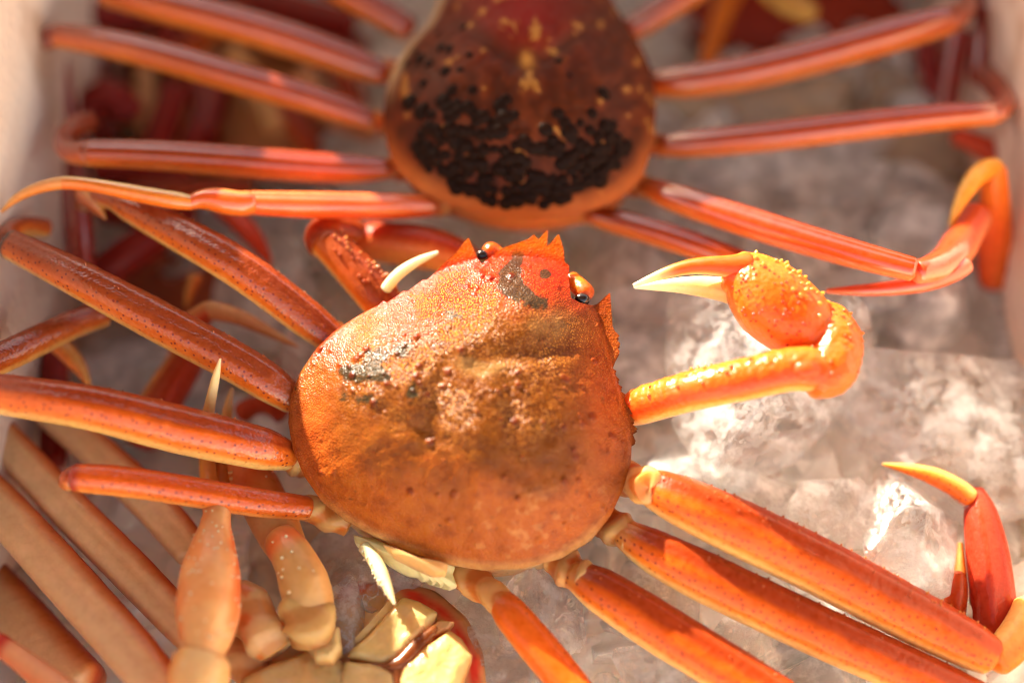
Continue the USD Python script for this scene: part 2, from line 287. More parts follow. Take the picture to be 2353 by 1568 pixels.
def spiny(m, count, ang, rad, hgt, col, seed, lrange=(0.05, 0.95)):
    """Small spines scattered over the section angles ang of a limb."""
    r = np.random.default_rng(seed); nn = normals(m)
    ok = np.nonzero((m['A'] > ang[0]) & (m['A'] < ang[1]) & (m['L'] > lrange[0]) & (m['L'] < lrange[1]))[0]
    if not len(ok): return m
    pick = []; px = rad*2.2*pxs(m['v'].mean(0))
    for i in r.permutation(ok):
        if all(np.linalg.norm(m['v'][i]-m['v'][j]) > px for j in pick): pick.append(i)
        if len(pick) >= count: break
    k = pxs(m['v'][pick].mean(0)); sc = r.uniform(0.7, 1.25, len(pick))
    c = cones(m['v'][pick], nn[pick], rad*k*sc, hgt*k*sc, [col]*len(pick))
    return join([m, c])

def knuckles(parent, pts, seed=0, cols=((.80, .40, .13), (.72, .22, .04)), name='coxa', wid=1.0):
    """The pale folded segments between a body and a leg."""
    pts = [(a, b, c_, r_*.88) for a, b, c_, r_ in pts]
    m = tube(pts, n=28, step=3, wid=wid, seed=seed, cap0=0.3, cap1=0.3, power=2.6)
    L = m['L']; c = P(*np.array(pts)[:, :3].mean(0)); ph = seed*1.7
    w = 0.5+0.5*np.sin(L*2*math.pi*1.6+ph+1.6*np.sin(np.radians(m['A'])*1.5+ph)); w = w*(0.6+0.8*meshkit.fbm(m['v']/.006, 2, seed))
    n = normals(m); m['v'] = m['v']+n*(w[:, None]**1.5-0.6)*np.mean([p[3] for p in pts])*0.20*pxs(c)
    t = sst(w, 0.15, 0.6); m['col'] = lerp(np.array([cols[1]]), np.array([cols[0]]), t)
    spot = sst(meshkit.noise(m['v']/.005, seed), 0.72, 0.85); m['col'] = lerp(m['col'], np.array([ORANGE]), spot*0.7)
    m['dot'] = np.zeros(len(L))
    return obj(name, m, M['pale'], parent)

# ================================================================ the box
BED = -0.062
XL, XR, YB, YF, FLOOR, TOP = -0.187, 0.197, 0.285, -0.26, -0.115, 0.150
def slab(x0, x1, y0, y1, z0, z1, r=0.006):
    pts = [ball(np.array([x, y, z]), r, sub=2)['v'] for x in (x0+r, x1-r) for y in (y0+r, y1-r) for z in (z0+r, z1-r)]
    h = trimesh.PointCloud(np.vstack(pts)).convex_hull
    return dict(v=np.array(h.vertices), f=np.array(h.faces))
box = thing('foam_box', 'white foam box whose pale walls stand at the left and right edges behind the crabs', 'box', (0, 0, FLOOR))
TH = 0.03
obj('wall', slab(XL-TH, XL, YF, YB, FLOOR, TOP-0.058), M['foam'], box, smooth=30)
obj('wall', slab(XR, XR+TH, YF, YB, FLOOR, TOP-0.085), M['foam'], box, smooth=30)
obj('wall', slab(XL-TH, XR+TH, YB+0.001, YB+TH, FLOOR, TOP), M['foam'], box, smooth=30)
obj('wall', slab(XL-TH, XR+TH, YF-TH, YF-0.001, FLOOR, 0.0), M['foam'], box, smooth=30)
obj('floor', slab(XL-TH, XR+TH, YF-TH, YB+TH, FLOOR-0.02, FLOOR-0.001), M['foam'], box, smooth=30)

awning = thing('stall_awning', 'beige canvas awning stretched over the stall, out of sight above the crabs', 'awning', (0, 0, 1.2))
obj('canvas', slab(-1.5, 1.5, -0.7, 0.72, 1.2, 1.215), usdkit.material(stage, '/World/Looks/beige_canvas', {'p': ('principled_bsdf', {'base_color': (.55, .36, .22), 'roughness': .8})}, surface='p.BSDF'), awning, smooth=30)

# crushed ice bed: one uneven sheet of fused fragments
def bed():
    nx, ny = 260, 360
    x = np.linspace(XL+.001, XR-.001, nx); y = np.linspace(YF+.002, YB-.001, ny); X, Y = np.meshgrid(x, y, indexing='ij')
    q = np.stack([X, Y, X*0], -1)
    low = np.clip(sst(-X, 0.02, 0.13)*sst(Y, -0.16, 0.02)+.7*np.exp(-((X+.03)/.05)**2-((Y+.13)/.05)**2), 0, 1)
    z = BED-0.032*low+0.026*(meshkit.fbm(q/0.045, 4, 3)-0.5)
    cell = meshkit.noise(q/0.011, 5); z += 0.012*(np.abs(cell-0.5)*2)**0.7-0.006
    i, j = np.meshgrid(np.arange(nx-1), np.arange(ny-1), indexing='ij'); A = (i*ny+j).ravel(); B = A+1; C = A+ny+1; D = A+ny
    return dict(v=np.stack([X, Y, z], -1).reshape(-1, 3), f=np.concatenate([np.stack([A, D, C], 1), np.stack([A, C, B], 1)]))
def fragments():
    r = np.random.default_rng(12); ms = []; base = bed(); bt = cKDTree(base['v'][:, :2])
    for k in range(620):
        x, y = r.uniform(XL+.015, XR-.015), r.uniform(-.17, YB-.03)
        if x < -.01 and y < .0: continue
        z = base['v'][bt.query([x, y])[1], 2]; q = r.normal(size=(15, 3)); q /= np.linalg.norm(q, axis=1, keepdims=True); q *= r.uniform(.8, 1, (15, 1))
        h = trimesh.PointCloud(q*r.uniform(.006, .015)*np.array([1, r.uniform(.7, 1.2), r.uniform(.6, .9)])+[x, y, z+.003]).convex_hull
        ms.append(dict(v=np.array(h.vertices), f=np.array(h.faces)))
    return join([base]+ms)
tag(obj('crushed_ice', fragments(), M['slush'], smooth=False), 'bed of pinkish white crushed ice under all the crabs', 'crushed ice', kind='stuff')

# ================================================================ the front crab
main = thing('snow_crab', 'bright orange crab in front with green-black patches and one claw raised at right', 'crab', P(1080, 1000, -0.03))
def zrim(u, v):
    return 0.008-(v-600)/700*0.038+(u-1060)/400*0.003
OUT = [(1076, 545), (1088, 572), (1098, 596), (1107, 612), (1122, 596), (1140, 580), (1160, 567), (1194, 556), (1214, 548), (1226, 538), (1236, 550), (1258, 527), (1257, 550), (1254, 566), (1262, 560), (1283, 537), (1290, 556), (1295, 575), (1297, 602), (1308, 610), (1305, 632), (1308, 665), (1311, 696), (1330, 703), (1355, 703), (1377, 697), (1388, 688), (1401, 671), (1403, 690), (1404, 709), (1407, 748), (1412, 760), (1424, 772), (1415, 778), (1426, 790), (1417, 798), (1424, 806), (1415, 823), (1406, 846), (1417, 852), (1411, 860), (1424, 872), (1416, 879), (1430, 889), (1424, 897), (1437, 905), (1433, 914), (1441, 933), (1456, 948), (1446, 953), (1459, 966), (1449, 972), (1466, 985), (1452, 994), (1461, 1014), (1451, 1020), (1449, 1060), (1434, 1115), (1404, 1180), (1358, 1238), (1290, 1279), (1200, 1303), (1110, 1307), (1020, 1291), (940, 1266), (860, 1230), (790, 1192), (738, 1150), (700, 1095), (673, 1032), (662, 970), (668, 910), (690, 855), (728, 800), (770, 760), (828, 722), (872, 700), (880, 690), (890, 697), (918, 676), (926, 667), (936, 672), (962, 650), (972, 641), (980, 645), (1003, 622), (1020, 604), (1045, 582)]
def carapace_main():
    nang, rings = 640, 120
    m = pillow(OUT, zrim, 0.0, 2.0, rings, nang, base=None, c=(1085, 955))
    rng2 = np.random.default_rng(4)
    v = m['v']; u0, v0 = proj(v)
    # the dome follows a smooth outline so that the teeth stay flat
    c = np.array([1085, 955]); so = np.array([(1078, 600), (1180, 590), (1290, 610), (1375, 730), (1405, 830), (1440, 950), (1449, 1060), (1404, 1180), (1290, 1279), (1110, 1307), (940, 1266), (790, 1192), (700, 1095), (662, 970), (690, 855), (770, 760), (880, 695), (980, 640)], float)
    th = np.arctan2(so[:, 1]-c[1], so[:, 0]-c[0]); rad = np.hypot(*(so-c).T); o = np.argsort(th); th, rad = th[o], rad[o]
    per = CubicSpline(np.concatenate([th, [th[0]+2*math.pi]]), np.concatenate([rad, [rad[0]]]), bc_type='periodic')
    du, dv = u0-c[0], v0-c[1]; rho = np.hypot(du, dv)/per(np.where(np.arctan2(dv, du) < th[0], np.arctan2(dv, du)+2*math.pi, np.arctan2(dv, du)))
    h = 0.021*(1-np.clip(rho, 0, 1)**2.4)-0.004*np.clip(rho-1, 0, 1)*0
    G = lambda cu, cv, su, sv=None, an=0: gauss(u0, v0, cu, cv, su, sv, an)
    reg = (0.0035*G(1190, 740, 95, 70, 10)+0.0045*G(905, 905, 130, 105, -25)+0.004*G(1310, 985, 95, 130)+0.0035*G(1110, 1090, 70, 110, 10)+0.003*G(960, 760, 70, 50, -30)+0.0015*G(1250, 655, 40, 60)
           +0.002*G(870, 1080, 110, 70, 20)+0.002*G(1250, 1170, 110, 60, -20)
           -0.0032*G(1250, 835, 130, 26, -14)-0.0015*G(1095, 880, 40, 30)-0.003*G(1010, 960, 25, 110, 15)-0.0028*G(1180, 1010, 22, 110, -8)-0.001*G(1045, 1180, 40, 80, 20)-0.002*G(1040, 720, 25, 70, 15)
           -0.0025*G(960, 1010, 100, 18, 24)+0.0022*G(1090, 815, 55, 40))
    h = h+0.45*reg*sst(1.02-rho, 0, 0.3)
    q = np.stack([u0/38, v0/38, u0*0], -1); h += 0.0013*(meshkit.fbm(q, 4, 2)-0.5)*sst(1.0-rho, 0, 0.12)
    # tubercles: dark red glossy knobs, denser in front and on the branchial regions
    T = []
    while len(T) < 170:
        a, b = rng2.uniform(680, 1440), rng2.uniform(590, 1280)
        w = 0.12+0.9*math.exp(-((a-930)/150)**2-((b-860)/120)**2)+0.8*math.exp(-((a-1130)/150)**2-((b-690)/80)**2)+0.7*math.exp(-((a-1250)/170)**2-((b-930)/90)**2)+0.4*math.exp(-((a-1330)/60)**2-((b-1060)/150)**2)
        if rng2.uniform() < w: T.append((a, b, rng2.choice([4, 5, 5, 6, 7, 9, 11])))
    T = np.array(T); tub = np.zeros(len(v))
    tree = cKDTree(T[:, :2]); 
    for k in range(3):
        d, i = tree.query(np.stack([u0, v0], 1), k=k+1); d, i = (d[:, k], i[:, k]) if k else (d, i)
        tub = np.maximum(tub, np.clip(1-(d/T[i, 2])**2, 0, 1)*(T[i, 2]/11)**0.6)
    h += 0.0008*tub*sst(1.02-rho, 0, 0.05)
    rim = np.exp(-((rho-0.975)/0.018)**2)*sst(v0, 650, 800); h += 0.0006*rim
    # teeth turn up a little
    nrm = np.array([-0.03, -0.26, 1.0]); nrm /= np.linalg.norm(nrm)
    m['v'] = v+h[:, None]*nrm
    u, w_ = proj(m['v'])
    g = lambda cu, cv, su, sv=None, an=0: gauss(u, w_, cu, cv, su, sv, an)
    nz = meshkit.fbm(np.stack([u/22, w_/22, u*0], -1), 4, 9); nz2 = meshkit.fbm(np.stack([u/70, w_/70, u*0+3], -1), 4, 11)
    front, low = np.array([.70, .035, .006]), np.array([.64, .15, .014])
    mid = np.array([.26, .076, .008])
    t = sst(w_+120*(nz2-.5)-.28*np.maximum(1150-u, 0), 600, 740); col = lerp(front[None], mid[None], t)
    t = sst(w_+160*(nz2-.5)-0.12*(u-1060), 1000, 1170); col = lerp(col, low[None], t)
    side = np.clip(g(1400, 900, 70, 240)+g(700, 1010, 60, 160)+g(820, 760, 60, 60)*.7, 0, 1); col = lerp(col, np.array([[.68, .125, .018]]), side*0.75)
    bright = np.clip(g(1000, 1180, 110, 90)*.5+g(860, 1010, 90, 60)*.4, 0, 1); col = lerp(col, np.array([[.56, .15, .016]]), bright)
    cr = np.clip(1.2*g(1085, 842, 34, 16, 25)+1.0*g(1130, 845, 40, 12, -12)+0.5*g(1270, 745, 50, 30), 0, 1)*(0.5+nz); col = lerp(col, np.array([[.86, .56, .20]]), np.clip(cr*.5, 0, .4))
    spots = sst(nz, 0.60, 0.72)*sst(w_, 1080, 1180)*sst(u, 1000, 1120); col = lerp(col, np.array([[.86, .36, .10]]), spots*0.6)
    olive = 1.3*g(1185, 600, 16, 34, 22)+1.4*g(1172, 645, 30, 34, -20)+0.9*g(1225, 690, 46, 24, 20)+1.0*g(1252, 628, 18, 14)+1.5*g(835, 858, 62, 20, 6)+0.8*g(860, 815, 34, 22)+.7*g(950, 905, 20, 40)+0.7*g(845, 920, 60, 22)+.7*g(930, 800, 45, 30)+.5*g(790, 905, 14, 24)+.5*g(1385, 918, 9, 20)+.6*g(1040, 720, 40, 26)
    nf = meshkit.fbm(np.stack([u/9, w_/9, u*0+5], -1), 3, 19); om = sst(olive*(0.1+0.9*nz+0.9*nf), 0.40, 0.66); col = lerp(col, np.array([[.040, .036, .016]]), om*0.93)
    fl = sst(meshkit.noise(np.stack([u/6, w_/6, u*0], -1), 31), 0.90, 0.96)*sst(nz2, .5, .6); col = lerp(col, np.array([[.07, .05, .02]]), fl*.8)
    col = lerp(col, np.array([[.20, .016, .006]]), sst(tub, 0.2, 0.8)*0.55*(1-sst(w_, 1150, 1230)))
    edge = sst(rho, 0.93, 1.0)*sst(w_, 1100, 1230)*sst(1420-u, 0, 80); col = lerp(col, np.array([[.86, .50, .17]]), edge*.7)
    teeth = sst(-w_, -700, -560)*sst(rho, .98, 1.08); col = lerp(col, np.array([[.84, .15, .008]]), teeth)
    m['col'] = col*np.array([.53, .47, .45]); gd = (0.25+0.75*sst(g(1080, 800, 260, 210), .15, .7))*(1-om*0.75)*(1-sst(tub, .2, .5))*(1-sst(-w_, -640, -560))*(0.4+0.9*sst(nz2, .4, .6)); m['dot'] = np.clip(0.8*gd*(1-0.55*sst(w_, 1000, 1150)), 0, 1)
    m['uv'] = None
    return m, nrm
cm, cn = carapace_main(); del cm['uv']
# close the shell below: the same outline a little thicker
low = dict(v=cm['v']-cn*0.0034, f=cm['f'][:, ::-1], col=cm['col'], dot=cm['dot']*0)
carap = obj('carapace', join([cm, low]), M['carapace'], main)
# body below the carapace
def under_body(out, zr, depth, col, parent, shrink=0.955, c=(1085, 965)):
    o = np.array(out, float); o = c+(o-c)*shrink
    m = pillow(o, lambda u, v: zr(u, v)-0.002, 0.0, 2, 6, 160, base=depth, c=c, smooth_n=3); plain(m, col); m.pop('uv')
    return obj('body', m, M['pale'], parent)
under_body(so_ := [(1100, 640), (1290, 640), (1380, 760), (1430, 950), (1440, 1060), (1400, 1180), (1290, 1285), (1110, 1315), (940, 1275), (790, 1200), (700, 1100), (670, 970), (695, 855), (780, 765), (890, 700), (990, 650)], zrim, 0.030, (.84, .50, .20), main, 0.965)
# eyes
def eye(parent, p0, p1, r, black, rb):
    st = tube([(p0[0], p0[1], p0[2], r*0.8), ((p0[0]+p1[0])/2, (p0[1]+p1[1])/2, (p0[2]+p1[2])/2, r*.95), (*p1, r)], n=20, step=2, cap0=.4, cap1=.9)
    plain(st, (.74, .16, .015)); st['col'] = lerp(st['col'], np.array([[.50, .08, .01]]), sst(st['L'], .55, 1.0))
    e = obj('eye', st, M['claw'], parent)
    b = P(*black); k = pxs(b); obj('cornea', ball(b, rb*k, scale=(1, .85, .9)), M['eye'], e)
eye(main, (1160, 598, 0.003), (1126, 577, 0.006), 22, (1108, 587, 0.0062), 17)
eye(main, (1312, 640, 0.003), (1344, 672, 0.005), 22, (1337, 688, 0.0058), 18)

def leg(parent, merus, stops, rest=(), name='walking_leg', mat='leg', seed=0, dots=1.0, lo=14, hi=72, label=None, power=2.3, wid=1.0, tall=1.0, ridge=.05, rough=0.05, ends=None, flip=False, roll=0, spines=0, cap0=.8, cap1=.45):
    m = tube(merus, power=power, wid=wid, tall=tall, ridge=ridge, rough=rough, seed=seed, flip=flip, roll=roll, n=44, step=4.5, cap0=cap0, cap1=cap1); paint(m, stops, dots, lo, hi, ends)
    if spines: m = {**spiny(m, spines, (90, 150), 2.6, 4.2, (.50, .09, .02), seed)}
    l = obj(name, m, M[mat], parent, label=label)
    for nm, pts, st, kw in rest:
        s = tube(pts, seed=seed+3, rough=0.04, n=26, step=5, **kw); paint(s, st, 0.5*dots, lo, hi); obj(nm, s, M[mat], l)
    return l
E = [(0.0, 0.05, (.80, .26, .05))]
# left legs of the front crab
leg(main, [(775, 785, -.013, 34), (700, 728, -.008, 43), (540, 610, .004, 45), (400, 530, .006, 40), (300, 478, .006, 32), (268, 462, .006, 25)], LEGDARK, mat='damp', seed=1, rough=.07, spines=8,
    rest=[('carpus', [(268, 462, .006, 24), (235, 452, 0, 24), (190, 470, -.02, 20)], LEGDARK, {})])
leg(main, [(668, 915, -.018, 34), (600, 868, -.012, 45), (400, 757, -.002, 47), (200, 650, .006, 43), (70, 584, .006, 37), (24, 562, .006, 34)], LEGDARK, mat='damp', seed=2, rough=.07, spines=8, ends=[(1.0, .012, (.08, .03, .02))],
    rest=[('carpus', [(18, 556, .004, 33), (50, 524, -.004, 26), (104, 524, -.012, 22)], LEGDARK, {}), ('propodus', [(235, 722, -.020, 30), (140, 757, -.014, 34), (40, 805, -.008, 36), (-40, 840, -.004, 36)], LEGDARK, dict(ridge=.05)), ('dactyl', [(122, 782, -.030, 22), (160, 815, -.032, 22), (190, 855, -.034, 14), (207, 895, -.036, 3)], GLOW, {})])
leg(main, [(655, 1045, -.024, 36), (600, 1030, -.018, 49), (400, 983, -.006, 56), (200, 935, .002, 52), (0, 905, .004, 47), (-60, 895, .004, 44)], LEG, mat='damp', seed=3, spines=14, hi=62, wid=.95)
leg(main, [(702, 1166, -.031, 27), (640, 1160, -.027, 31), (430, 1127, -.016, 34), (250, 1102, -.008, 34), (172, 1097, -.006, 31)], [(-90, ORANGE), (0, (.86, .28, .05)), (20, ORANGE), (150, (.78, .10, .014)), (270, ORANGE)], mat='damp', seed=4, spines=0, ridge=.02, rough=.02, hi=58, ends=[(1.0, .035, (.42, .03, .012))],
    rest=[('carpus', [(166, 1097, -.008, 27), (158, 1104, -.014, 24)], [(-90, CREAM), (20, ORANGE), (90, RED), (270, CREAM)], {})])
for k, pts in enumerate([[(800, 800, -.020, 40), (755, 762, -.014, 36)], [(720, 930, -.026, 42), (655, 905, -.018, 37)], [(700, 1062, -.032, 44), (650, 1043, -.024, 38)], [(800, 1198, -.038, 40), (745, 1180, -.035, 38), (690, 1163, -.032, 31)]]): knuckles(main, pts, seed=k)
# right legs
leg(main, [(1478, 1112, -0.020, 37), (1560, 1148, -0.018, 55), (1700, 1213, -0.022, 63), (1900, 1310, -0.032, 64), (2100, 1415, -0.041, 61), (2240, 1488, -0.045, 51), (2272, 1506, -0.046, 44)], LEG, seed=5, spines=70, ends=E,
    rest=[('carpus', [(2290, 1512, -0.047, 40), (2330, 1470, -0.047, 44), (2370, 1400, -0.046, 44)], [(-90, CREAM), (15, BRIGHT), (60, ORANGE), (120, (.86, .5, .15)), (270, CREAM)], {})])
leg(main, [(1440, 1228, -0.028, 35), (1520, 1275, -0.028, 51), (1650, 1340, -0.032, 57), (1850, 1435, -0.040, 57), (2050, 1525, -0.047, 55), (2250, 1615, -0.052, 48)], LEG, seed=6, spines=30, hi=66, ends=E,
    rest=[('propodus', [(2240, 1130, -.040, 22), (2252, 1180, -.042, 38), (2272, 1300, -.048, 50), (2282, 1420, -.057, 52), (2278, 1500, -.064, 50)], [(-90, ORANGE), (10, (.70, .16, .03)), (40, (.50, .06, .02)), (70, (.36, .03, .012)), (95, (.5, .055, .02)), (180, (.4, .03, .01)), (270, ORANGE)], dict(ridge=.10)),
          ('dactyl', [(2028, 1066, -.038, 3), (2100, 1080, -.037, 15), (2160, 1100, -.037, 22), (2225, 1142, -.039, 24)], GLOW, {})])
leg(main, [(1325, 1322, -0.034, 35), (1385, 1358, -0.034, 51), (1500, 1432, -0.038, 57), (1650, 1525, -0.043, 58), (1850, 1650, -0.048, 53)], LEG, seed=7, spines=20, hi=64, ends=E,
    rest=[('propodus', [(2202, 1318, -.050, 18), (2196, 1370, -.054, 26), (2184, 1440, -.062, 28)], [(-90, RED), (270, RED)], {}), ('dactyl', [(2206, 1248, -.048, 6), (2206, 1320, -.050, 14)], GLOW, {})])
leg(main, [(1148, 1378, -0.038, 31), (1175, 1412, -0.038, 40), (1240, 1490, -0.041, 44), (1330, 1600, -0.044, 42)], [(-90, CREAM), (0, (.86, .36, .08)), (20, (.80, .15, .012)), (150, (.86, .15, .01)), (200, (.86, .36, .08)), (270, CREAM)], seed=8, flip=True, ridge=0, rough=.02, ends=E, lo=-10, hi=60)
for k, pts in enumerate([[(1420, 1090, -.030, 46), (1450, 1102, -.024, 44), (1490, 1118, -.013, 43)], [(1385, 1196, -.034, 46), (1420, 1215, -.030, 44), (1455, 1236, -.027, 42)], [(1285, 1285, -.038, 48), (1310, 1310, -.036, 46), (1345, 1334, -.033, 43)], [(1060, 1315, -.044, 46), (1105, 1345, -.041, 42), (1155, 1388, -.037, 36)]]): knuckles(main, pts, seed=k+4)
# raised right claw
CLAW = [(-90, CREAM), (0, (.88, .44, .10)), (14, (.84, .20, .02)), (34, (.76, .08, .008)), (64, (.78, .10, .009)), (100, (.80, .15, .014)), (150, (.80, .15, .014)), (180, ORANGE), (270, CREAM)]
arm = paint(tube([(1438, 945, -.016, 34), (1480, 930, -.010, 42), (1600, 895, .004, 45), (1750, 862, .011, 48), (1850, 848, .013, 50), (1885, 858, .012, 44)], n=64, step=3, power=2.2, rough=.15, seed=11), CLAW)
arm = spiny(arm, 22, (72, 150), 4.2, 7, (.66, .06, .012), 3); 
arm2 = arm
claw = obj('claw', arm2, M['claw'], main, label='raised right claw with a pale pincer')
carp = paint(tube([(1868, 868, .010, 48), (1905, 845, .010, 62), (1918, 795, .010, 62), (1900, 742, .010, 50), (1878, 725, .011, 38)], n=64, step=3, rough=.18, seed=12, flip=True), [(-90, CREAM), (0, (.82, .18, .018)), (60, (.76, .10, .009)), (110, (.80, .15, .014)), (180, (.80, .16, .016)), (270, CREAM)])
obj('joint', plain(dict(ball(P(1850, 848, .018), 30*pxs(P(1850, 848, .018)), sub=3, scale=(1.1, .8, .7))), (.74, .09, .012)), M['claw'], claw)
obj('joint', plain(dict(ball(P(1893, 888, .010), 26*pxs(P(1893, 888, .010)), sub=3, scale=(1.2, .7, .7))), (.84, .40, .12)), M['claw'], claw)
obj('wrist', spiny(carp, 30, (10, 170), 4, 6, (.70, .10, .015), 5), M['claw'], claw)
palm = paint(tube([(1876, 772, .010, 60), (1830, 738, .011, 84), (1775, 694, .013, 89), (1725, 650, .015, 74), (1692, 628, .016, 54)], n=72, step=3, power=2.3, rough=.04, seed=13, tall=.95), [(-90, CREAM), (2, (.88, .36, .07)), (20, (.82, .16, .014)), (70, (.80, .12, .010)), (100, (.80, .15, .014)), (150, (.84, .24, .03)), (270, CREAM)])
palm = spiny(palm, 24, (92, 160), 6, 8, (.84, .26, .03), 6); nb_ = len(palm['v'])
px_ = paint(tube([(1876, 772, .010, 60), (1830, 738, .011, 84), (1775, 694, .013, 89), (1725, 650, .015, 74), (1692, 628, .016, 54)], n=52, step=4, power=2.2, seed=13, tall=.95), CLAW); sp_ = spiny(px_, 70, (10, 100), 3.4, 4.5, (.66, .04, .012), 16); n0 = len(px_['v']); f0 = len(px_['f'])
palm = join([palm, dict(v=sp_['v'][n0:], f=sp_['f'][f0:]-n0, col=sp_['col'][n0:], dot=sp_['dot'][n0:], uv=sp_['uv'][n0:])])

obj('palm', palm, M['claw'], claw)
def spinerow(m_pts, col, rad, hgt):
    c = P(*np.array(m_pts, float).T[:3]); k = pxs(c.mean(0))
    return cones(c, np.array([p[3:] for p in m_pts], float), [rad*k]*len(c), [hgt*k]*len(c), [col]*len(c))
f1 = paint(tube([(1712, 614, .020, 36), (1660, 611, .021, 24), (1590, 612, .020, 18), (1520, 630, .018, 12), (1456, 655, .016, 4)], n=28, step=4, seed=14, rough=.01), [(-90, PALE), (-5, (.86, .40, .12)), (20, (.80, .08, .008)), (110, (.84, .10, .010)), (170, (.86, .22, .03)), (270, PALE)])
f1['col'] = lerp(f1['col'], np.array([[.86, .66, .40]]), sst(f1['L'], .55, .95)); obj('finger', f1, M['pale'], claw, label='upper finger of the pincer, red fading to pale')
f2 = paint(tube([(1715, 672, .012, 42), (1660, 664, .011, 29), (1590, 656, .011, 22), (1520, 656, .012, 13), (1458, 659, .014, 4)], n=28, step=4, seed=15, rough=.01), [(-90, PALE), (40, (.88, .50, .16)), (90, (.88, .60, .28)), (270, PALE)])
f2['col'] = lerp(f2['col'], np.array([[.86, .68, .42]]), sst(f2['L'], .3, .8)); obj('finger', f2, M['pale'], claw, label='lower pale finger of the pincer')
knuckles(main, [(1400, 960, -.026, 40), (1450, 940, -.014, 36)], seed=9)
# left claw folded behind the carapace
larm = paint(tube([(895, 712, -.012, 44), (850, 660, -.008, 48), (785, 590, -.004, 44), (748, 556, -.002, 40)], n=36, step=5, rough=.10, seed=16), LEGDARK)
lclaw = obj('claw', spiny(larm, 30, (60, 150), 4.5, 9, (.5, .08, .03), 8), M['leg'], main, label='left claw folded behind the shell')
obj('wrist', paint(tube([(742, 560, -.004, 38), (745, 536, -.006, 38), (790, 530, -.01, 34), (825, 538, -.012, 28)], n=30, step=5, rough=.06, seed=17), LEGDARK), M['leg'], lclaw)
obj('palm', paint(tube([(815, 552, -.016, 34), (870, 556, -.016, 46), (960, 566, -.016, 50), (1070, 600, -.016, 40)], n=36, step=5, rough=.05, seed=18), [(-90, CREAM), (20, (.88, .36, .12)), (52, (.86, .22, .05)), (74, (.55, .05, .012)), (140, RED), (270, CREAM)]), M['leg'], lclaw)
obj('finger', paint(tube([(888, 662, -.002, 13), (915, 630, .002, 13), (960, 600, .004, 10), (1005, 580, .005, 4)], n=18, step=3, seed=19), [(-90, PALE), (90, (.86, .70, .5)), (270, PALE)]), M['pale'], lclaw)
# rear: the pale flap of the abdomen with its toothed edge, and the thin last limb
m = pillow([(812, 1228), (860, 1236), (940, 1272), (1010, 1292), (1046, 1300), (1040, 1318), (1050, 1345), (1034, 1350), (1020, 1338), (1012, 1344), (1004, 1332), (994, 1338), (986, 1326), (974, 1330), (960, 1318), (940, 1316), (920, 1308), (905, 1300), (888, 1290), (872, 1274), (850, 1262), (830, 1252), (815, 1246)], lambda u, v: u*0-.032-(v-1240)*5e-5, .004, 3, 10, 160, base=.006)
plain(m, (.88, .74, .34)); m.pop('uv'); obj('abdomen_flap', m, M['pale'], main)
m = pillow([(880, 1250), (960, 1285), (1030, 1296), (1024, 1316), (1000, 1316), (940, 1290), (900, 1272)], lambda u, v: u*0-.027, .003, 3, 8, 100, base=.006); plain(m, (.86, .44, .16)); m.pop('uv'); obj('abdomen_ring', m, M['pale'], main)
thin = paint(tube([(838, 1256, -.032, 16), (868, 1300, -.031, 17), (890, 1348, -.030, 12), (906, 1386, -.029, 3)], n=16, step=3), [(-90, PALE), (90, (.88, .74, .44)), (270, PALE)])
obj('pleopod', spiny(thin, 16, (-40, 60), 3, 6, (.88, .74, .44), 3), M['pale'], main)

# ================================================================ the rear crab
rear = thing('snow_crab', 'blurred red-brown crab in the shade behind, its back dotted with black cocoons', 'crab', P(1200, 260, -0.03))
ROUT = [(1040, -60), (1010, -5), (982, 60), (940, 100), (905, 150), (885, 210), (879, 270), (886, 330), (910, 385), (955, 432), (1040, 468), (1150, 494), (1240, 499), (1330, 487), (1420, 457), (1474, 410), (1500, 335), (1508, 250), (1500, 170), (1478, 115), (1440, 60), (1405, 0), (1385, -60), (1310, -110), (1240, -125), (1205, -110), (1165, -125), (1100, -105)]
def zr2(u, v): return 0.004-(v-200)/500*0.016
rm = pillow(ROUT, zr2, .024, 2.5, 46, 240, base=None, c=(1195, 215), smooth_n=2)
u, v_ = proj(rm['v']); inn = 1-sst(rm['rho'], .85, 1)
rg = .002*gauss(u, v_, 1195, 40, 110, 90)+.0015*gauss(u, v_, 1030, 270, 110, 110)+.0015*gauss(u, v_, 1370, 270, 110, 110)+.001*gauss(u, v_, 1200, 330, 60, 100)-.002*gauss(u, v_, 1135, 110, 90, 18, 35)-.002*gauss(u, v_, 1285, 110, 90, 18, -35)
q = np.stack([u/30, v_/30, u*0], -1); nz = meshkit.fbm(q, 4, 5)
rm['v'][:, 2] += (rg+.002*(nz-.5))*inn
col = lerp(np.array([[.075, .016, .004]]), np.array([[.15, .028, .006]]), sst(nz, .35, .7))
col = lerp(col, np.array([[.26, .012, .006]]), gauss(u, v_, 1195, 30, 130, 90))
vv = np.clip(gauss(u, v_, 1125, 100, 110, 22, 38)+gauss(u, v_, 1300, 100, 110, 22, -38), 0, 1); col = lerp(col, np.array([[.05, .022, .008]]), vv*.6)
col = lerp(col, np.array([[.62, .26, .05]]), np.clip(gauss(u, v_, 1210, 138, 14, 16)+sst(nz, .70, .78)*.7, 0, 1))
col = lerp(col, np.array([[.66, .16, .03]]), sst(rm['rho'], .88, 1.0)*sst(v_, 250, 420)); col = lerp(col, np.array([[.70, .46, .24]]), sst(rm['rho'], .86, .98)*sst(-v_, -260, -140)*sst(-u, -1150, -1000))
rm['col'] = col; rm['dot'] = u*0; rm.pop('uv')
rlow = dict(v=rm['v']-[0, 0, .0016], f=rm['f'][:, ::-1], col=col, dot=u*0)
rc = obj('carapace', join([rm, rlow]), M['back'], rear)
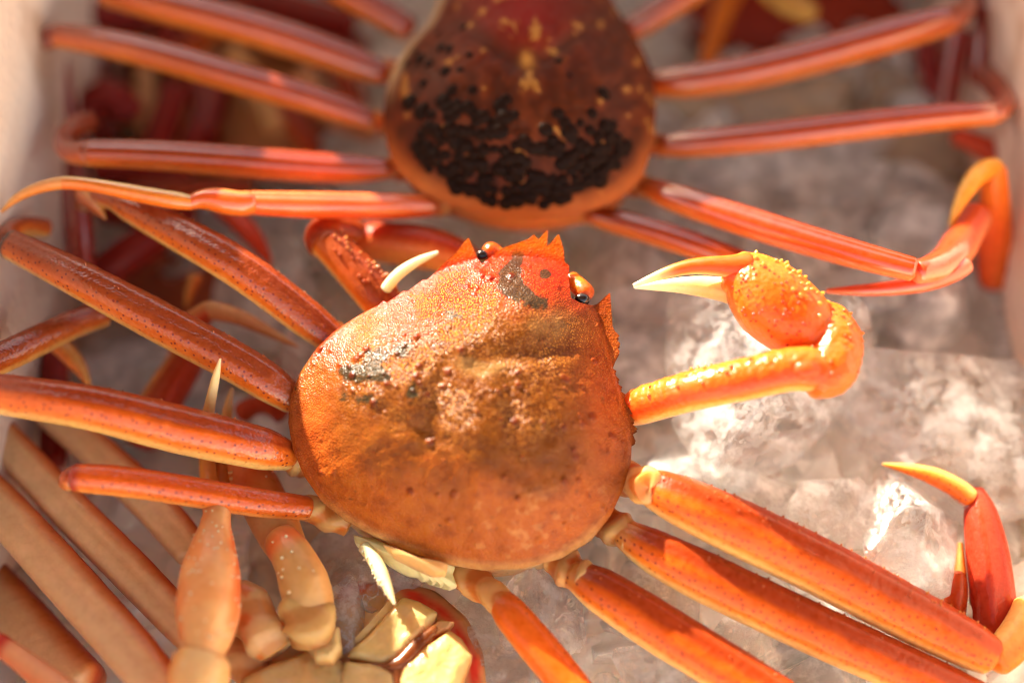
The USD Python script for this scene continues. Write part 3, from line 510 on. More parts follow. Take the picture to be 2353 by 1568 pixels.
under_body(ROUT, zr2, .03, (.74, .22, .05), rear, .96, c=(1195, 215))
# the cocoons on its back: little dark domes, each of its own
surf = cKDTree(np.stack(proj(rm['v']), 1))
COC = [(966, 136, 17), (985, 146, 14), (1010, 110, 16), (1035, 112, 18), (1025, 165, 18), (1036, 208, 17), (972, 190, 13), (1008, 78, 11), (1065, 62, 12), (1385, 213, 20), (1282, 140, 10), (1310, 175, 10), (1075, 125, 11), (1060, 160, 10), (935, 145, 11), (955, 120, 9)]
r3 = np.random.default_rng(21)
for cu, cv, su, sv, n in [(a, b, c, d, int(e*.95)) for a, b, c, d, e in [(985, 300, 40, 60, 16), (1060, 250, 36, 30, 8), (1080, 330, 50, 50, 18), (1090, 420, 50, 40, 20), (1180, 330, 50, 40, 10), (1200, 420, 60, 45, 20), (1290, 320, 50, 40, 15), (1250, 450, 60, 24, 10), (1340, 400, 60, 50, 20), (1400, 340, 40, 36, 10), (970, 370, 30, 24, 6), (1140, 285, 30, 40, 6), (1420, 370, 30, 30, 5)]]:
    k = 0; tries = 0
    while k < n and tries < 200:
        tries += 1; a, b, r = r3.normal(cu, su*.7), r3.normal(cv, sv*.7), r3.uniform(14, 21)
        if math.hypot((a-1195)/290, (b-225)/255) < 0.98 and all(math.hypot(a-x, b-y) > (r+s)*.46 for x, y, s in COC): COC.append((a, b, r)); k += 1
rn = normals(rm)
for a, b, r in COC:
    d, i = surf.query([a, b]); p = rm['v'][i]; k = pxs(p)
    q = r*k*r3.uniform(.7, 1.08); nn = rn[i]; x = np.cross(nn, [0.2, 1, 0]); x /= np.linalg.norm(x); s = ball(p-nn*q*.08, q, sub=2, scale=(r3.uniform(.85, 1.2), 1.0, r3.uniform(.38, .6)), rot=np.stack([x, np.cross(nn, x), nn], 1)); obj('cocoon', dict(v=s['v'], f=s['f']), M['cocoon'], rc)
# legs at left
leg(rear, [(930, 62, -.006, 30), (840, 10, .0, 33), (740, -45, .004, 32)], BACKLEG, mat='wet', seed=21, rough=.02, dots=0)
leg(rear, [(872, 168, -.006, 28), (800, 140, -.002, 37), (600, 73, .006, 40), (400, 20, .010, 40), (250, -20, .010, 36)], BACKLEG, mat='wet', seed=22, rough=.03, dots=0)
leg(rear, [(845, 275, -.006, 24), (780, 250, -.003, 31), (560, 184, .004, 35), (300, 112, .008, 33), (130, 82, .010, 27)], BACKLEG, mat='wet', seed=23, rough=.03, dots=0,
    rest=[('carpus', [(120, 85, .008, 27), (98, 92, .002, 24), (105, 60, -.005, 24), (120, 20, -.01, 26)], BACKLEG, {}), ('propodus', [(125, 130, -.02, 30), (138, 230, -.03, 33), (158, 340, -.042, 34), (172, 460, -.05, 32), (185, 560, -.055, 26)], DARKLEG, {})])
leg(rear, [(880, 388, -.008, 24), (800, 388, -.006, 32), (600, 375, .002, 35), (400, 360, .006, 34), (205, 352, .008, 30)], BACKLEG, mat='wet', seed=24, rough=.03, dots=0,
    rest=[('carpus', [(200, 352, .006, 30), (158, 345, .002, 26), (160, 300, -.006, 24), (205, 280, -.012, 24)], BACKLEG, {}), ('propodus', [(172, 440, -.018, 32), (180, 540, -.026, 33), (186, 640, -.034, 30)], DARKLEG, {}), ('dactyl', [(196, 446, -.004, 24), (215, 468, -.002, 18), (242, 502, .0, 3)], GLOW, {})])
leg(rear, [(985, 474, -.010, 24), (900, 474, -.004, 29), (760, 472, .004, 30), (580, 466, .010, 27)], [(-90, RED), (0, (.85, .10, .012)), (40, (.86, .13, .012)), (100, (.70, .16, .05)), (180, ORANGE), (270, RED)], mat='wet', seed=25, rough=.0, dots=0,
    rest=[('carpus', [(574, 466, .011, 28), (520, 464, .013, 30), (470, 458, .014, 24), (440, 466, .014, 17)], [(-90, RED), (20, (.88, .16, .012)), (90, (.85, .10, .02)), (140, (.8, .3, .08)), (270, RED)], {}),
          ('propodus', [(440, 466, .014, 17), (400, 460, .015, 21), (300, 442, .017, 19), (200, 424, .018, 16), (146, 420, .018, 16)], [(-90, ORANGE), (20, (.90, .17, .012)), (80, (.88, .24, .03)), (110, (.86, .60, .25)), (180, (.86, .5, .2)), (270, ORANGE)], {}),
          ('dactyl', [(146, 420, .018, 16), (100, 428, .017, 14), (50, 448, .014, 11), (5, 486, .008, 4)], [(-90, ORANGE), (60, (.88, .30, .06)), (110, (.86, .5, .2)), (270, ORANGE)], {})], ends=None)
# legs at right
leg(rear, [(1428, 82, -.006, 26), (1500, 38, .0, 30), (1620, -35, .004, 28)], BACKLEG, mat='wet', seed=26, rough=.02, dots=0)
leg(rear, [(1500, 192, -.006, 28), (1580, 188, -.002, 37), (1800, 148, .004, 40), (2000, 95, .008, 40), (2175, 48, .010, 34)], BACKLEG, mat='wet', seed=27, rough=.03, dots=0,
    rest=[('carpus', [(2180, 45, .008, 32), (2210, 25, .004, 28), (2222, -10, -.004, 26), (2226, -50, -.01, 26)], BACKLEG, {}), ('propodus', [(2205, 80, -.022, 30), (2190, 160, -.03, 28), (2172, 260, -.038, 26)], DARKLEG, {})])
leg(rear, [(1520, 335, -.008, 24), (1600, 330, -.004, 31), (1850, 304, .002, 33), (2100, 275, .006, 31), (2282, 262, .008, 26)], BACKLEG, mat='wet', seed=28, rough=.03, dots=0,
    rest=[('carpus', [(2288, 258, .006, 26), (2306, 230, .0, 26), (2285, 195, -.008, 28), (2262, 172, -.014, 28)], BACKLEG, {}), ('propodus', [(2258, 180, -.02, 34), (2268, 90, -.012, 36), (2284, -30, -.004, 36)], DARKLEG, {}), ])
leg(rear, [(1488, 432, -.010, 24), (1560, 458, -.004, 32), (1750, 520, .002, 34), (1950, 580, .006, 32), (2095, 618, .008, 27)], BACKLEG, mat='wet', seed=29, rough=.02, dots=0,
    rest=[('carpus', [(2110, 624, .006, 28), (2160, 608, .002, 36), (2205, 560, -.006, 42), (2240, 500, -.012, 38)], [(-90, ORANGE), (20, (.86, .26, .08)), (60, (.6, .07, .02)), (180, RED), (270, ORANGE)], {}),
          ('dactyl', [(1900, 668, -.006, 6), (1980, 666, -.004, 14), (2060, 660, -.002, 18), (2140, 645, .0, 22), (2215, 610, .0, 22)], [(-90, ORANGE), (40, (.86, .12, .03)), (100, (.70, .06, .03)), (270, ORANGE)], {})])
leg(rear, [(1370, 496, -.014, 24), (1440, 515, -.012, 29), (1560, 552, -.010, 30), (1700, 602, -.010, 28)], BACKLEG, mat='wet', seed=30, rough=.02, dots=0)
for k, pts in enumerate([[(920, 170, -.012, 34), (862, 163, -.007, 29)], [(910, 290, -.014, 30), (850, 278, -.007, 26)], [(930, 390, -.016, 30), (885, 388, -.009, 26)], [(1040, 470, -.018, 28), (985, 474, -.011, 24)], [(1460, 195, -.012, 34), (1505, 192, -.007, 30)], [(1470, 330, -.014, 32), (1520, 335, -.008, 26)], [(1450, 420, -.016, 32), (1492, 434, -.010, 26)], [(1330, 480, -.02, 30), (1375, 497, -.014, 26)]]): knuckles(rear, pts, seed=k+20, cols=((.76, .28, .08), (.60, .12, .03)))

# ================================================================ the crab lying on its back, lower left
belly = thing('snow_crab', 'cream crab lying on its back at lower left, pale claw and plated belly showing', 'crab', P(640, 1500, -0.06))
CL = [(-90, TAN), (-10, (.72, .34, .14)), (10, (.80, .44, .22)), (60, (.86, .56, .30)), (104, (.86, .52, .26)), (128, (.78, .26, .07)), (148, (.58, .09, .02)), (180, RED), (270, TAN)]
for k, pts in enumerate([[(60, 905, -.05, 34), (190, 1010, -.05, 40), (300, 1110, -.048, 44), (400, 1215, -.046, 44), (440, 1265, -.046, 40)], [(-40, 960, -.046, 38), (60, 1065, -.046, 44), (170, 1180, -.044, 46), (290, 1300, -.042, 47), (400, 1415, -.042, 45), (450, 1470, -.042, 40)], [(-80, 1080, -.042, 44), (30, 1195, -.042, 52), (170, 1350, -.040, 56), (300, 1495, -.038, 56), (380, 1590, -.038, 52)]]):
    leg(belly, pts, CL, mat='pale', seed=40+k, dots=0, rough=.05, ridge=.05, power=3.2, tall=.8)
leg(belly, [(-40, 1455, -.03, 22), (30, 1500, -.03, 26), (110, 1560, -.03, 30), (180, 1610, -.03, 32)], [(-90, ORANGE), (40, (.82, .24, .10)), (90, (.84, .40, .20)), (270, ORANGE)], mat='pale', seed=44, dots=0, ridge=0, ends=[(0.2, .12, (.5, .02, .012))])
for k, pts in enumerate([[(-40, 1330, -.07, 60), (60, 1450, -.068, 70), (180, 1580, -.066, 70)]]): leg(belly, pts, CL, mat='pale', seed=47+k, dots=0, ridge=0, power=3)
# claw upright
cl = paint(tube([(503, 1150, -.022, 30), (497, 1190, -.022, 33), (490, 1250, -.024, 50), (482, 1330, -.024, 70), (478, 1400, -.024, 73), (474, 1450, -.024, 64), (466, 1500, -.024, 46)], n=48, step=4, seed=50, rough=.015, power=2.1, flip=False), [(-90, CREAM), (270, CREAM)])
u, v_ = proj(cl['v']); nz = meshkit.fbm(cl['v']/.008, 3, 3)
col = lerp(np.array([[.82, .38, .13]]), np.array([[.80, .12, .02]]), np.clip(sst(u-(v_-1330)*.0, 505, 560)*.9+sst(-u, -440, -405)*.35+sst(-v_, -1330, -1190)*.35, 0, 1)); cl['col'] = lerp(col, np.array([[.86, .62, .28]]), sst(nz, .5, .62)*.25)
cl = spiny(cl, 110, (-1, 359), 3.0, 4.5, (.88, .66, .34), 9, (.08, .97))
bc = obj('claw', cl, M['pale'], belly, label='pale claw pointing up with cream bumps')
obj('finger', paint(tube([(492, 1170, -.026, 26), (478, 1080, -.036, 20), (474, 1010, -.032, 17), (482, 930, -.014, 13), (496, 865, -.001, 9), (506, 824, .006, 2)], n=20, step=4, seed=51), [(-90, (.86, .30, .05)), (270, (.86, .30, .05))], ends=[(1.0, .75, (.88, .62, .32))]), M['pale'], bc)
obj('finger', paint(tube([(520, 1160, -.030, 22), (512, 1080, -.040, 17), (514, 1010, -.036, 15), (522, 945, -.028, 12), (533, 892, -.022, 4)], n=20, step=4, seed=52), [(-90, (.86, .36, .08)), (270, (.86, .36, .08))], ends=[(1.0, .6, (.84, .52, .26))]), M['pale'], bc)
obj('wrist', spiny(paint(tube([(468, 1498, -.026, 50), (462, 1520, -.026, 66), (456, 1560, -.026, 70), (450, 1610, -.026, 62)], n=36, step=4, seed=53), [(-90, CREAM), (20, (.86, .42, .14)), (60, (.86, .56, .24)), (120, (.86, .54, .22)), (160, (.86, .3, .06)), (270, CREAM)]), 14, (10, 150), 3.5, 6, (.88, .62, .3), 4), M['pale'], bc)
# second arm, bent segments
AR = [(-90, CREAM), (20, (.76, .38, .13)), (90, (.76, .40, .14)), (150, (.84, .28, .06)), (270, CREAM)]
a2 = obj('arm', spiny(paint(tube([(560, 1060, -.036, 40), (595, 1130, -.036, 54), (630, 1200, -.036, 54), (660, 1262, -.036, 46)], n=36, step=4, seed=55, rough=.03), AR, ends=[(.2, .5, (.82, .20, .04))]), 12, (20, 140), 4, 6, (.88, .5, .2), 5), M['pale'], belly)
obj('wrist', spiny(paint(tube([(648, 1245, -.032, 44), (678, 1290, -.030, 50), (700, 1345, -.032, 58), (712, 1395, -.036, 56)], n=36, step=4, seed=56, rough=.03), [(-90, CREAM), (40, (.62, .36, .12)), (120, (.62, .34, .12)), (150, (.86, .4, .12)), (270, CREAM)], ends=[(.12, .22, (.84, .20, .05))]), 10, (20, 140), 4, 6, (.88, .64, .3), 6), M['pale'], a2)
knuckles(belly, [(690, 1390, -.036, 66), (712, 1425, -.036, 70), (722, 1470, -.040, 62)], seed=31, cols=((.62, .38, .13), (.50, .24, .07)), name='coxa')
knuckles(belly, [(545, 1370, -.040, 58), (585, 1425, -.040, 64), (630, 1490, -.044, 54)], seed=33, cols=((.74, .42, .17), (.64, .28, .08)), name='coxa')
knuckles(belly, [(500, 1430, -.052, 50), (545, 1500, -.05, 54), (590, 1560, -.05, 50)], seed=34, cols=((.80, .46, .20), (.70, .32, .10)), name='coxa')
def plate(name, poly, z, h, col, base=.008, p=4.5, parent=belly, mat='pale', label=None, red=None, warp=0.0015):
    cc = np.mean(poly, 0); poly = [tuple(cc+(np.array(q)-cc)*1.07) for q in poly] if name == 'abdomen_plate' else poly
    m = pillow(poly, lambda u, v: u*0+z, h*.4, 7, 20, 200, base=base, smooth_n=1.5); u, v = proj(m['v'])
    q = np.stack([u/50, v/50, u*0+len(name)+poly[0][0]], -1); nz = meshkit.fbm(q, 4, 2); m['v'][:, 2] += warp*2*(nz-.5)*(m['rho'] < 1)
    m['col'] = lerp(np.array([col]), np.array([(.84, .42, .15)]), sst(nz, .56, .72)*.5)
    m['col'] = lerp(m['col'], np.array([(.50, .20, .04)]), sst(m['rho'], .94, 1.0)*.6)
    if red is not None:
        for r in red: m['col'] = lerp(m['col'], np.array([(.80, .06, .03)]), np.clip(gauss(u, v, *r)*1.6*(nz+.3), 0, 1))
    m['dot'] = u*0; m.pop('uv'); return obj(name, m, M[mat], parent, label=label)
YEL = (.74, .49, .19)
plate('shell_rim', [(740, 1400), (800, 1345), (900, 1330), (1000, 1355), (1075, 1420), (1110, 1500), (1120, 1600), (1000, 1640), (700, 1640), (560, 1600), (600, 1500), (690, 1440)], -.050, .010, (.72, .46, .20), base=.02, p=5, red=[(960, 1375, 40, 16, 25), (1010, 1400, 40, 14, 40), (1060, 1470, 16, 46, -25), (790, 1350, 60, 20, -5), (1090, 1540, 14, 40, 0)])
plate('sternum', [(735, 1478), (784, 1515), (800, 1540), (830, 1600), (820, 1640), (560, 1640), (555, 1560), (620, 1525), (680, 1505)], -0.044, .010, YEL, base=.012)
plate('abdomen_plate', [(804, 1505), (812, 1490), (846, 1462), (924, 1376), (960, 1386), (1000, 1410), (985, 1440), (942, 1486), (908, 1516), (880, 1522)], -0.042, .008, YEL, base=.014)
plate('abdomen_plate', [(922, 1535), (944, 1512), (975, 1488), (1030, 1452), (1056, 1470), (1080, 1508), (1060, 1560), (1020, 1610), (930, 1610), (918, 1568)], -0.042, .008, YEL, base=.014)
plate('abdomen_plate', [(796, 1522), (830, 1524), (876, 1530), (902, 1548), (908, 1580), (900, 1640), (790, 1640), (780, 1570)], -0.042, .008, (.72, .48, .20), base=.014)
plate('abdomen_plate', [(806, 1478), (902, 1372), (918, 1380), (912, 1396), (846, 1462), (824, 1482)], -0.044, .007, (.72, .48, .20), base=.012)
plate('abdomen_plate', [(985, 1445), (1010, 1425), (1042, 1428), (1030, 1445), (990, 1468)], -0.044, .005, (.86, .44, .18), base=.012)
plate('coxa', [(690, 1462), (740, 1430), (780, 1440), (785, 1490), (765, 1522), (725, 1520)], -0.038, .009, (.72, .48, .20), base=.014)
m = paint(tube([(815, 1527, -.044, 5), (870, 1530, -.042, 8), (912, 1526, -.041, 17), (950, 1490, -.041, 18), (990, 1452, -.041, 12), (1000, 1440, -.041, 7)], n=16, step=3), [(-90, (.16, .045, .008)), (270, (.16, .045, .008))]); m['col'][:] = (.20, .05, .008)
seam = obj('seam', m, M['pale'], belly, label='dark brown hairy seam between the belly plates')
m = paint(tube([(912, 1526, -.041, 13), (912, 1560, -.041, 9), (916, 1610, -.041, 7)], n=14, step=3), [(-90, (.2, .05, .008)), (270, (.2, .05, .008))]); obj('seam', m, M['pale'], belly)
r5 = np.random.default_rng(3); hs = []
for k in range(150):
    t = r5.uniform(); a, b = 905+t*85+r5.normal(0, 7), 1532-t*82+r5.normal(0, 7); p = P(a, b, -.040); d = np.array([r5.normal(0, .7), r5.normal(0, .7), 1.0]); hs.append((p, d))
hm = cones([h[0] for h in hs], [h[1] for h in hs], [.00013]*len(hs), [.0032]*len(hs), [(.2, .05, .01)]*len(hs), n=4); obj('hair', dict(v=hm['v'], f=hm['f']), M['hair'], seam)

# ================================================================ half-buried crabs further down
left = thing('snow_crab', 'dark red crab half buried under the left legs, only bent legs and tips showing', 'crab', P(350, 760, -.08))
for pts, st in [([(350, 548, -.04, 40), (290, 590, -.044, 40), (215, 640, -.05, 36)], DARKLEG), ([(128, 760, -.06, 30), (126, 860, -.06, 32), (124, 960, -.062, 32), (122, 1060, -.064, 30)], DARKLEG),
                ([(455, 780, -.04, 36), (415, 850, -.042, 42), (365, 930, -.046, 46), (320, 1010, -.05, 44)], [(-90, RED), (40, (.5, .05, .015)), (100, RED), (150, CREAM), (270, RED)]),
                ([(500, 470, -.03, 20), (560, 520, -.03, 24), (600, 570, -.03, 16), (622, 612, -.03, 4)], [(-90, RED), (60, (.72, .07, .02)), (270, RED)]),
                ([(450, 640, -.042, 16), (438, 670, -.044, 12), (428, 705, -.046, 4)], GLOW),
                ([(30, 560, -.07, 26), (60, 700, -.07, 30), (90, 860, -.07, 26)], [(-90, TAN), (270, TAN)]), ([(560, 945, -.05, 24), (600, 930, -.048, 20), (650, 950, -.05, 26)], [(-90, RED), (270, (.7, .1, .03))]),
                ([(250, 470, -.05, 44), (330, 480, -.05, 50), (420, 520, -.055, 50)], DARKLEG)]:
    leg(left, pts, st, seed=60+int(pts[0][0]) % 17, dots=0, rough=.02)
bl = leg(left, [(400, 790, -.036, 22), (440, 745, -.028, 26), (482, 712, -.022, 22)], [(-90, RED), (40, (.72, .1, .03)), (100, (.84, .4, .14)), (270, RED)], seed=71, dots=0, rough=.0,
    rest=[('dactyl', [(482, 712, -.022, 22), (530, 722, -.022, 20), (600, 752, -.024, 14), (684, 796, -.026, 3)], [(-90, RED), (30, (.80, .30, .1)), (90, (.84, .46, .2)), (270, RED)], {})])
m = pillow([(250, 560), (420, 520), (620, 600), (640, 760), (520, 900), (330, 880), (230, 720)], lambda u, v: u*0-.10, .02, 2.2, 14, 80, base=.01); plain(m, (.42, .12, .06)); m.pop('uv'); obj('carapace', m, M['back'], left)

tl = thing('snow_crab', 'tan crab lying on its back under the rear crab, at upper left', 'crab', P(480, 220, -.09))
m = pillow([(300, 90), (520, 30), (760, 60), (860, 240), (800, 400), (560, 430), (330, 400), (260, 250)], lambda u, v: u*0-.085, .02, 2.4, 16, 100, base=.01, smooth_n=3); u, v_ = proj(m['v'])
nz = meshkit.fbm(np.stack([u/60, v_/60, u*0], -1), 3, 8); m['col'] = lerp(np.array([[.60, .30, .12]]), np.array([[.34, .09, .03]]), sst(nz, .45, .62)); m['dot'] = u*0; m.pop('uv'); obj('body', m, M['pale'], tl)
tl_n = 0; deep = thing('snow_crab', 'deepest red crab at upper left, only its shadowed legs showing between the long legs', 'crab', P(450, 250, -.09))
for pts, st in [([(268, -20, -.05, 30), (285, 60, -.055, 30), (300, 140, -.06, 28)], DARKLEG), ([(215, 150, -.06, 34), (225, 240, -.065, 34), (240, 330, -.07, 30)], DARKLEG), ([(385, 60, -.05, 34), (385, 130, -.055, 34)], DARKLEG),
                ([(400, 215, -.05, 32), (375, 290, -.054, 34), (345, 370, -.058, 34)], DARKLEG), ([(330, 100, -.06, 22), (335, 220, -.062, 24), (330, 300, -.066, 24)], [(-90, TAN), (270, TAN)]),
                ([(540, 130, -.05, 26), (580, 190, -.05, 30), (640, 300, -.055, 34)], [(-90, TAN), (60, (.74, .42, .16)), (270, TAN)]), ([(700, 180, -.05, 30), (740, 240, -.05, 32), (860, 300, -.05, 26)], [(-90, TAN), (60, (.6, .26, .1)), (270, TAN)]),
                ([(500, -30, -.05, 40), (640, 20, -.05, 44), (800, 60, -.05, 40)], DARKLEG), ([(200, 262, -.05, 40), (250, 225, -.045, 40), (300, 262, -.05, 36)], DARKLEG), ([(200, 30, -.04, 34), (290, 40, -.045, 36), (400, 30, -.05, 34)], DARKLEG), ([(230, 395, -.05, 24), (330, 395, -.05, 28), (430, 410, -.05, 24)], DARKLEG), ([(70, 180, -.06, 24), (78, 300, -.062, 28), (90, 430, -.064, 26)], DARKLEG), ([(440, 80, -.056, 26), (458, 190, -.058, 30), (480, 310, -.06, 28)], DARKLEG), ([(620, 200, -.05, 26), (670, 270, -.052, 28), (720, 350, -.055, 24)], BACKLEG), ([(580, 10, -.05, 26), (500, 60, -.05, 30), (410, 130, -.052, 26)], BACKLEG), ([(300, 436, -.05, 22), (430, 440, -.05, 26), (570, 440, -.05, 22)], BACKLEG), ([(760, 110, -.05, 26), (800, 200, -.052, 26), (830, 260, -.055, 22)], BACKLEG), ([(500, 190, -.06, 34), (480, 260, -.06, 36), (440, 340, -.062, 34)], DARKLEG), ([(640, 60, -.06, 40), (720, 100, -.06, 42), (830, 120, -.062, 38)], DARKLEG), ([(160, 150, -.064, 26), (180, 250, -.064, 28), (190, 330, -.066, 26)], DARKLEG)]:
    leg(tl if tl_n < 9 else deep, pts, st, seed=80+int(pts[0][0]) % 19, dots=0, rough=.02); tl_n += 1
tr = thing('snow_crab', 'shadowed crab at the top right edge, a yellow tip and thin orange legs showing', 'crab', P(1800, 20, -.09))
m = pillow([(1480, -60), (1700, -120), (2000, -100), (2100, 40), (1990, 110), (1760, 120), (1560, 90)], lambda u, v: u*0-.056, .018, 2.4, 14, 90, base=.012, smooth_n=2); plain(m, (.30, .035, .015)); m.pop('uv'); obj('carapace', m, M['back'], tr)
for pts, st in [([(1690, -30, -.03, 28), (1660, 30, -.035, 26), (1640, 90, -.04, 22), (1620, 150, -.045, 18)], [(-90, (.7, .18, .02)), (270, (.76, .22, .02))]), ([(1760, -30, -.02, 26), (1810, 5, -.02, 30), (1868, 34, -.02, 20)], [(-90, (.78, .44, .10)), (270, (.78, .44, .10))]), ([(2130, 90, -.05, 26), (2135, 170, -.055, 28), (2150, 270, -.06, 26)], [(-90, (.4, .02, .02)), (60, (.3, .02, .02)), (270, (.4, .02, .02))])]:
    leg(tr, pts, st, seed=100+int(pts[0][0]) % 13, dots=0, rough=.0)
rt = thing('snow_crab', 'orange-tipped crab squeezed against the right wall, its bent legs rising behind the ice', 'crab', P(2290, 560, -.08))
leg(rt, [(2284, 640, -.05, 36), (2284, 560, -.035, 38), (2284, 470, -.015, 34), (2284, 390, .0, 26)], [(-90, (.5, .03, .01)), (40, (.80, .10, .012)), (100, (.86, .16, .014)), (270, (.5, .03, .01))], seed=110, dots=0, rough=.0, ends=[(1.0, .5, (.88, .20, .015))],
    rest=[('dactyl', [(2284, 388, .0, 24), (2262, 392, .002, 24), (2225, 430, .003, 20), (2200, 475, .0, 13), (2182, 525, -.006, 3)], [(-90, (.88, .26, .02)), (60, (.90, .30, .02)), (120, (.88, .52, .12)), (270, (.88, .26, .02))], {})])
leg(rt, [(2200, 315, -.03, 20), (2270, 345, -.03, 26), (2330, 385, -.03, 30), (2390, 430, -.03, 32)], [(-90, RED), (60, (.66, .07, .02)), (270, RED)], seed=111, dots=0, rough=0)
leg(rt, [(2370, 420, -.03, 30), (2345, 520, -.035, 32), (2320, 620, -.045, 34)], [(-90, RED), (60, (.62, .06, .015)), (270, RED)], seed=112, dots=0, rough=0)
leg(rt, [(2400, 300, -.03, 30), (2350, 270, -.034, 30), (2280, 330, -.04, 30)], [(-90, (.5, .3, .2)), (270, (.5, .3, .2))], seed=113, dots=0, rough=0)
m = pillow([(2160, 360), (2330, 340), (2420, 480), (2360, 640), (2220, 620)], lambda u, v: u*0-.09, .018, 2.4, 14, 90, base=.012, smooth_n=2); plain(m, (.34, .05, .02)); m.pop('uv'); obj('carapace', m, M['back'], rt)

# ================================================================ ice chunks, each of its own
ico = trimesh.creation.icosphere(5, 1.0); D0, F0 = np.array(ico.vertices), np.array(ico.faces)
ico4 = trimesh.creation.icosphere(4, 1.0); D4, F4 = np.array(ico4.vertices), np.array(ico4.faces)
def chunk(u, v, z, rx, ry, rz, seed, rot=0, p=70, faces=12, mat='ice', label=None, group=None, small=False, rough=.05):
    r = np.random.default_rng(seed); D, F = (D4, F4) if small else (D0, F0)
    n = r.normal(size=(faces, 3)); n /= np.linalg.norm(n, axis=1, keepdims=True); h = r.uniform(.64, 1.0, faces)
    rad = (np.sum((np.maximum(D@n.T, 0)/h)**p, 1)+1e-9)**(-1/p); rad = np.minimum(rad, 1.28)
    rad = rad*(1+rough*1.2*(meshkit.fbm(D*2.2+seed, 3, seed)-.5)+rough*.35*(meshkit.noise(D*9+seed, seed)-.5))
    c = P(u, v, z); k = pxs(c); a = math.radians(rot); R = np.array([[math.cos(a), -math.sin(a), 0], [math.sin(a), math.cos(a), 0], [0, 0, 1]])
    V = (D*rad[:, None]*np.array([rx, ry, rz])*k)@R.T+c
    return tag(obj('ice_chunk', dict(v=V, f=F), M[mat], smooth=24), label, 'ice', group)
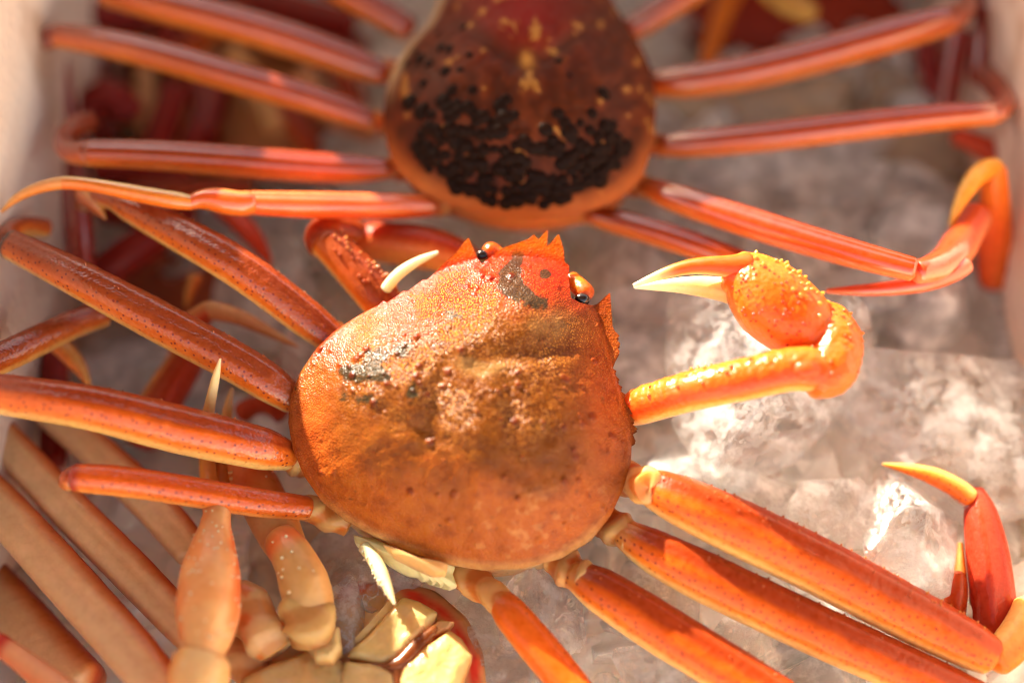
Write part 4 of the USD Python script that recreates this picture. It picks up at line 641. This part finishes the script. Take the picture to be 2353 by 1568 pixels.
CH = [  # u, v, z, rx, ry, rz, rot, material, label
    (1735, 900, -.035, 215, 235, 130, 20, 'ice', 'big clear ice block under the raised claw arm of the front crab'),
    (1640, 790, -.032, 120, 150, 110, 60, 'ice', 'clear rounded ice lump right under the raised pincer'),
    (1930, 770, -.030, 60, 90, 80, 0, 'ice', 'small glassy ice knob peeking out right behind the claw wrist'),
    (2130, 950, -.046, 250, 190, 110, -35, 'ice', 'long sunlit ice slab lying right of the raised claw'),
    (2290, 1000, -.052, 80, 110, 80, 0, 'milk', 'white frosted ice lump at the far right end of the sunlit slab'),
    (1930, 1160, -.048, 110, 100, 70, 30, 'ice', 'wedge of clear ice between the big block and the right front leg'),
    (2100, 1230, -.045, 115, 135, 80, -20, 'ice', 'wrinkled clear ice lump left of the upright leg at lower right'),
    (2240, 1250, -.07, 130, 190, 70, 0, 'milk', 'frosted ice lump behind the upright leg at lower right'),
    (1560, 1090, -.052, 110, 90, 60, 10, 'milk', 'frosted ice lump between the front crab shell and the big block'),
    (1720, 1140, -.050, 130, 70, 60, -20, 'ice', 'thin shiny ice rim along the upper edge of the right front leg'),
    (2300, 760, -.066, 190, 170, 80, 30, 'milk', 'large beige shaded ice lump at the right edge'),
    (2120, 830, -.072, 190, 120, 60, -30, 'milk', 'flat beige ice piece behind the sunlit slab'),
    (1440, 660, -.045, 150, 130, 80, 35, 'milk', 'pinkish ice lump to the right of the front crab eyes'),
    (1480, 800, -.05, 130, 120, 70, 0, 'milk', 'pinkish ice lump between the shell and the clear lump'),
    (1760, 430, -.052, 230, 130, 70, -10, 'milk', 'broad blurred ice mass between the two lower right legs of the rear crab'),
    (2040, 480, -.058, 170, 130, 70, 20, 'milk', 'blurred white ice patch left of the bent orange leg'),
    (1620, 440, -.055, 140, 90, 70, 0, 'milk', 'blurred ice piece under the rear crab shell at right'),
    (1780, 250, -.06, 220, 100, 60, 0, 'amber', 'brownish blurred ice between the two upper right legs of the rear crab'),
    (1510, 1400, -.055, 100, 110, 60, 20, 'ice', 'shiny crumpled ice piece in the gap between the two lowest right legs'),
    (1250, 1400, -.050, 90, 110, 60, 0, 'ice', 'clear ice piece just below the shell rear edge, right of the last leg'),
    (1150, 1500, -.058, 80, 140, 60, 20, 'ice', 'clear brownish ice piece left of the last right leg at the bottom'),
    (1540, 1560, -.050, 130, 110, 60, -25, 'ice', 'sparkling ice piece at the bottom edge under the third right leg'),
    (1740, 1480, -.058, 140, 80, 50, 20, 'ice', 'glassy ice between the second and third right legs'),
    (1900, 1570, -.060, 110, 90, 50, 0, 'milk', 'dull ice piece at the bottom edge right of the third leg'),
    (870, 1310, -.050, 150, 100, 45, -10, 'ice', 'clear ice piece between the toothed flap and the belly-up crab'),
    (780, 1420, -.044, 60, 90, 40, 0, 'ice', 'thin melting ice sliver lying on the belly-up crab'),
    (690, 810, -.040, 60, 60, 50, 0, 'ice', 'small clear ice bit beside the left edge of the front shell'),
    (330, 850, -.075, 180, 140, 60, 10, 'milk', 'mauve shaded ice lump under the left legs of the front crab'),
    (560, 1000, -.078, 120, 110, 60, 10, 'milk', 'mauve shaded ice lump behind the pale fingertips'),
    (600, 690, -.065, 160, 120, 60, 30, 'milk', 'shaded ice lump between the two upper left legs'),
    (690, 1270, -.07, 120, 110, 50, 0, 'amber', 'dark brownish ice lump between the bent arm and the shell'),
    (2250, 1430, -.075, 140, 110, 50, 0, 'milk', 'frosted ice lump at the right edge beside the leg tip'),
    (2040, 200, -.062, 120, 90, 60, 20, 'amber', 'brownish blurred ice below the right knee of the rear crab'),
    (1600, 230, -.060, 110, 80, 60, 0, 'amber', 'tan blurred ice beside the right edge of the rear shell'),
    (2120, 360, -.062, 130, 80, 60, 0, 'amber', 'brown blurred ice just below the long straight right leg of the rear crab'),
    (900, 560, -.06, 140, 80, 60, 0, 'milk', 'reddish ice lump behind the folded left claw')]
for k, (u, v, rx, ry) in enumerate([(1560, 560, 110, 80), (1700, 520, 120, 90), (1850, 560, 110, 80), (1930, 440, 120, 90), (2080, 560, 120, 90), (2020, 660, 130, 80), (1780, 380, 120, 70), (1650, 350, 100, 70), (1960, 340, 120, 70), (2150, 700, 110, 80), (1500, 500, 80, 60), (1600, 640, 90, 60)]):
    chunk(u, v, -.050, rx, ry, 60, 700+k*5, k*37 % 90, mat='milk', label='blurred pinkish ice lump among those between the right legs of the rear crab', group='blurred ice lumps at the right', rough=.09)
for k, (u, v, z, rx, ry, rz, rot, mt, lab) in enumerate(CH):
    chunk(u, v, z, rx, ry, rz, 100+k*7, rot, mat=mt, label=lab, rough=.05 if mt == 'ice' else .09)
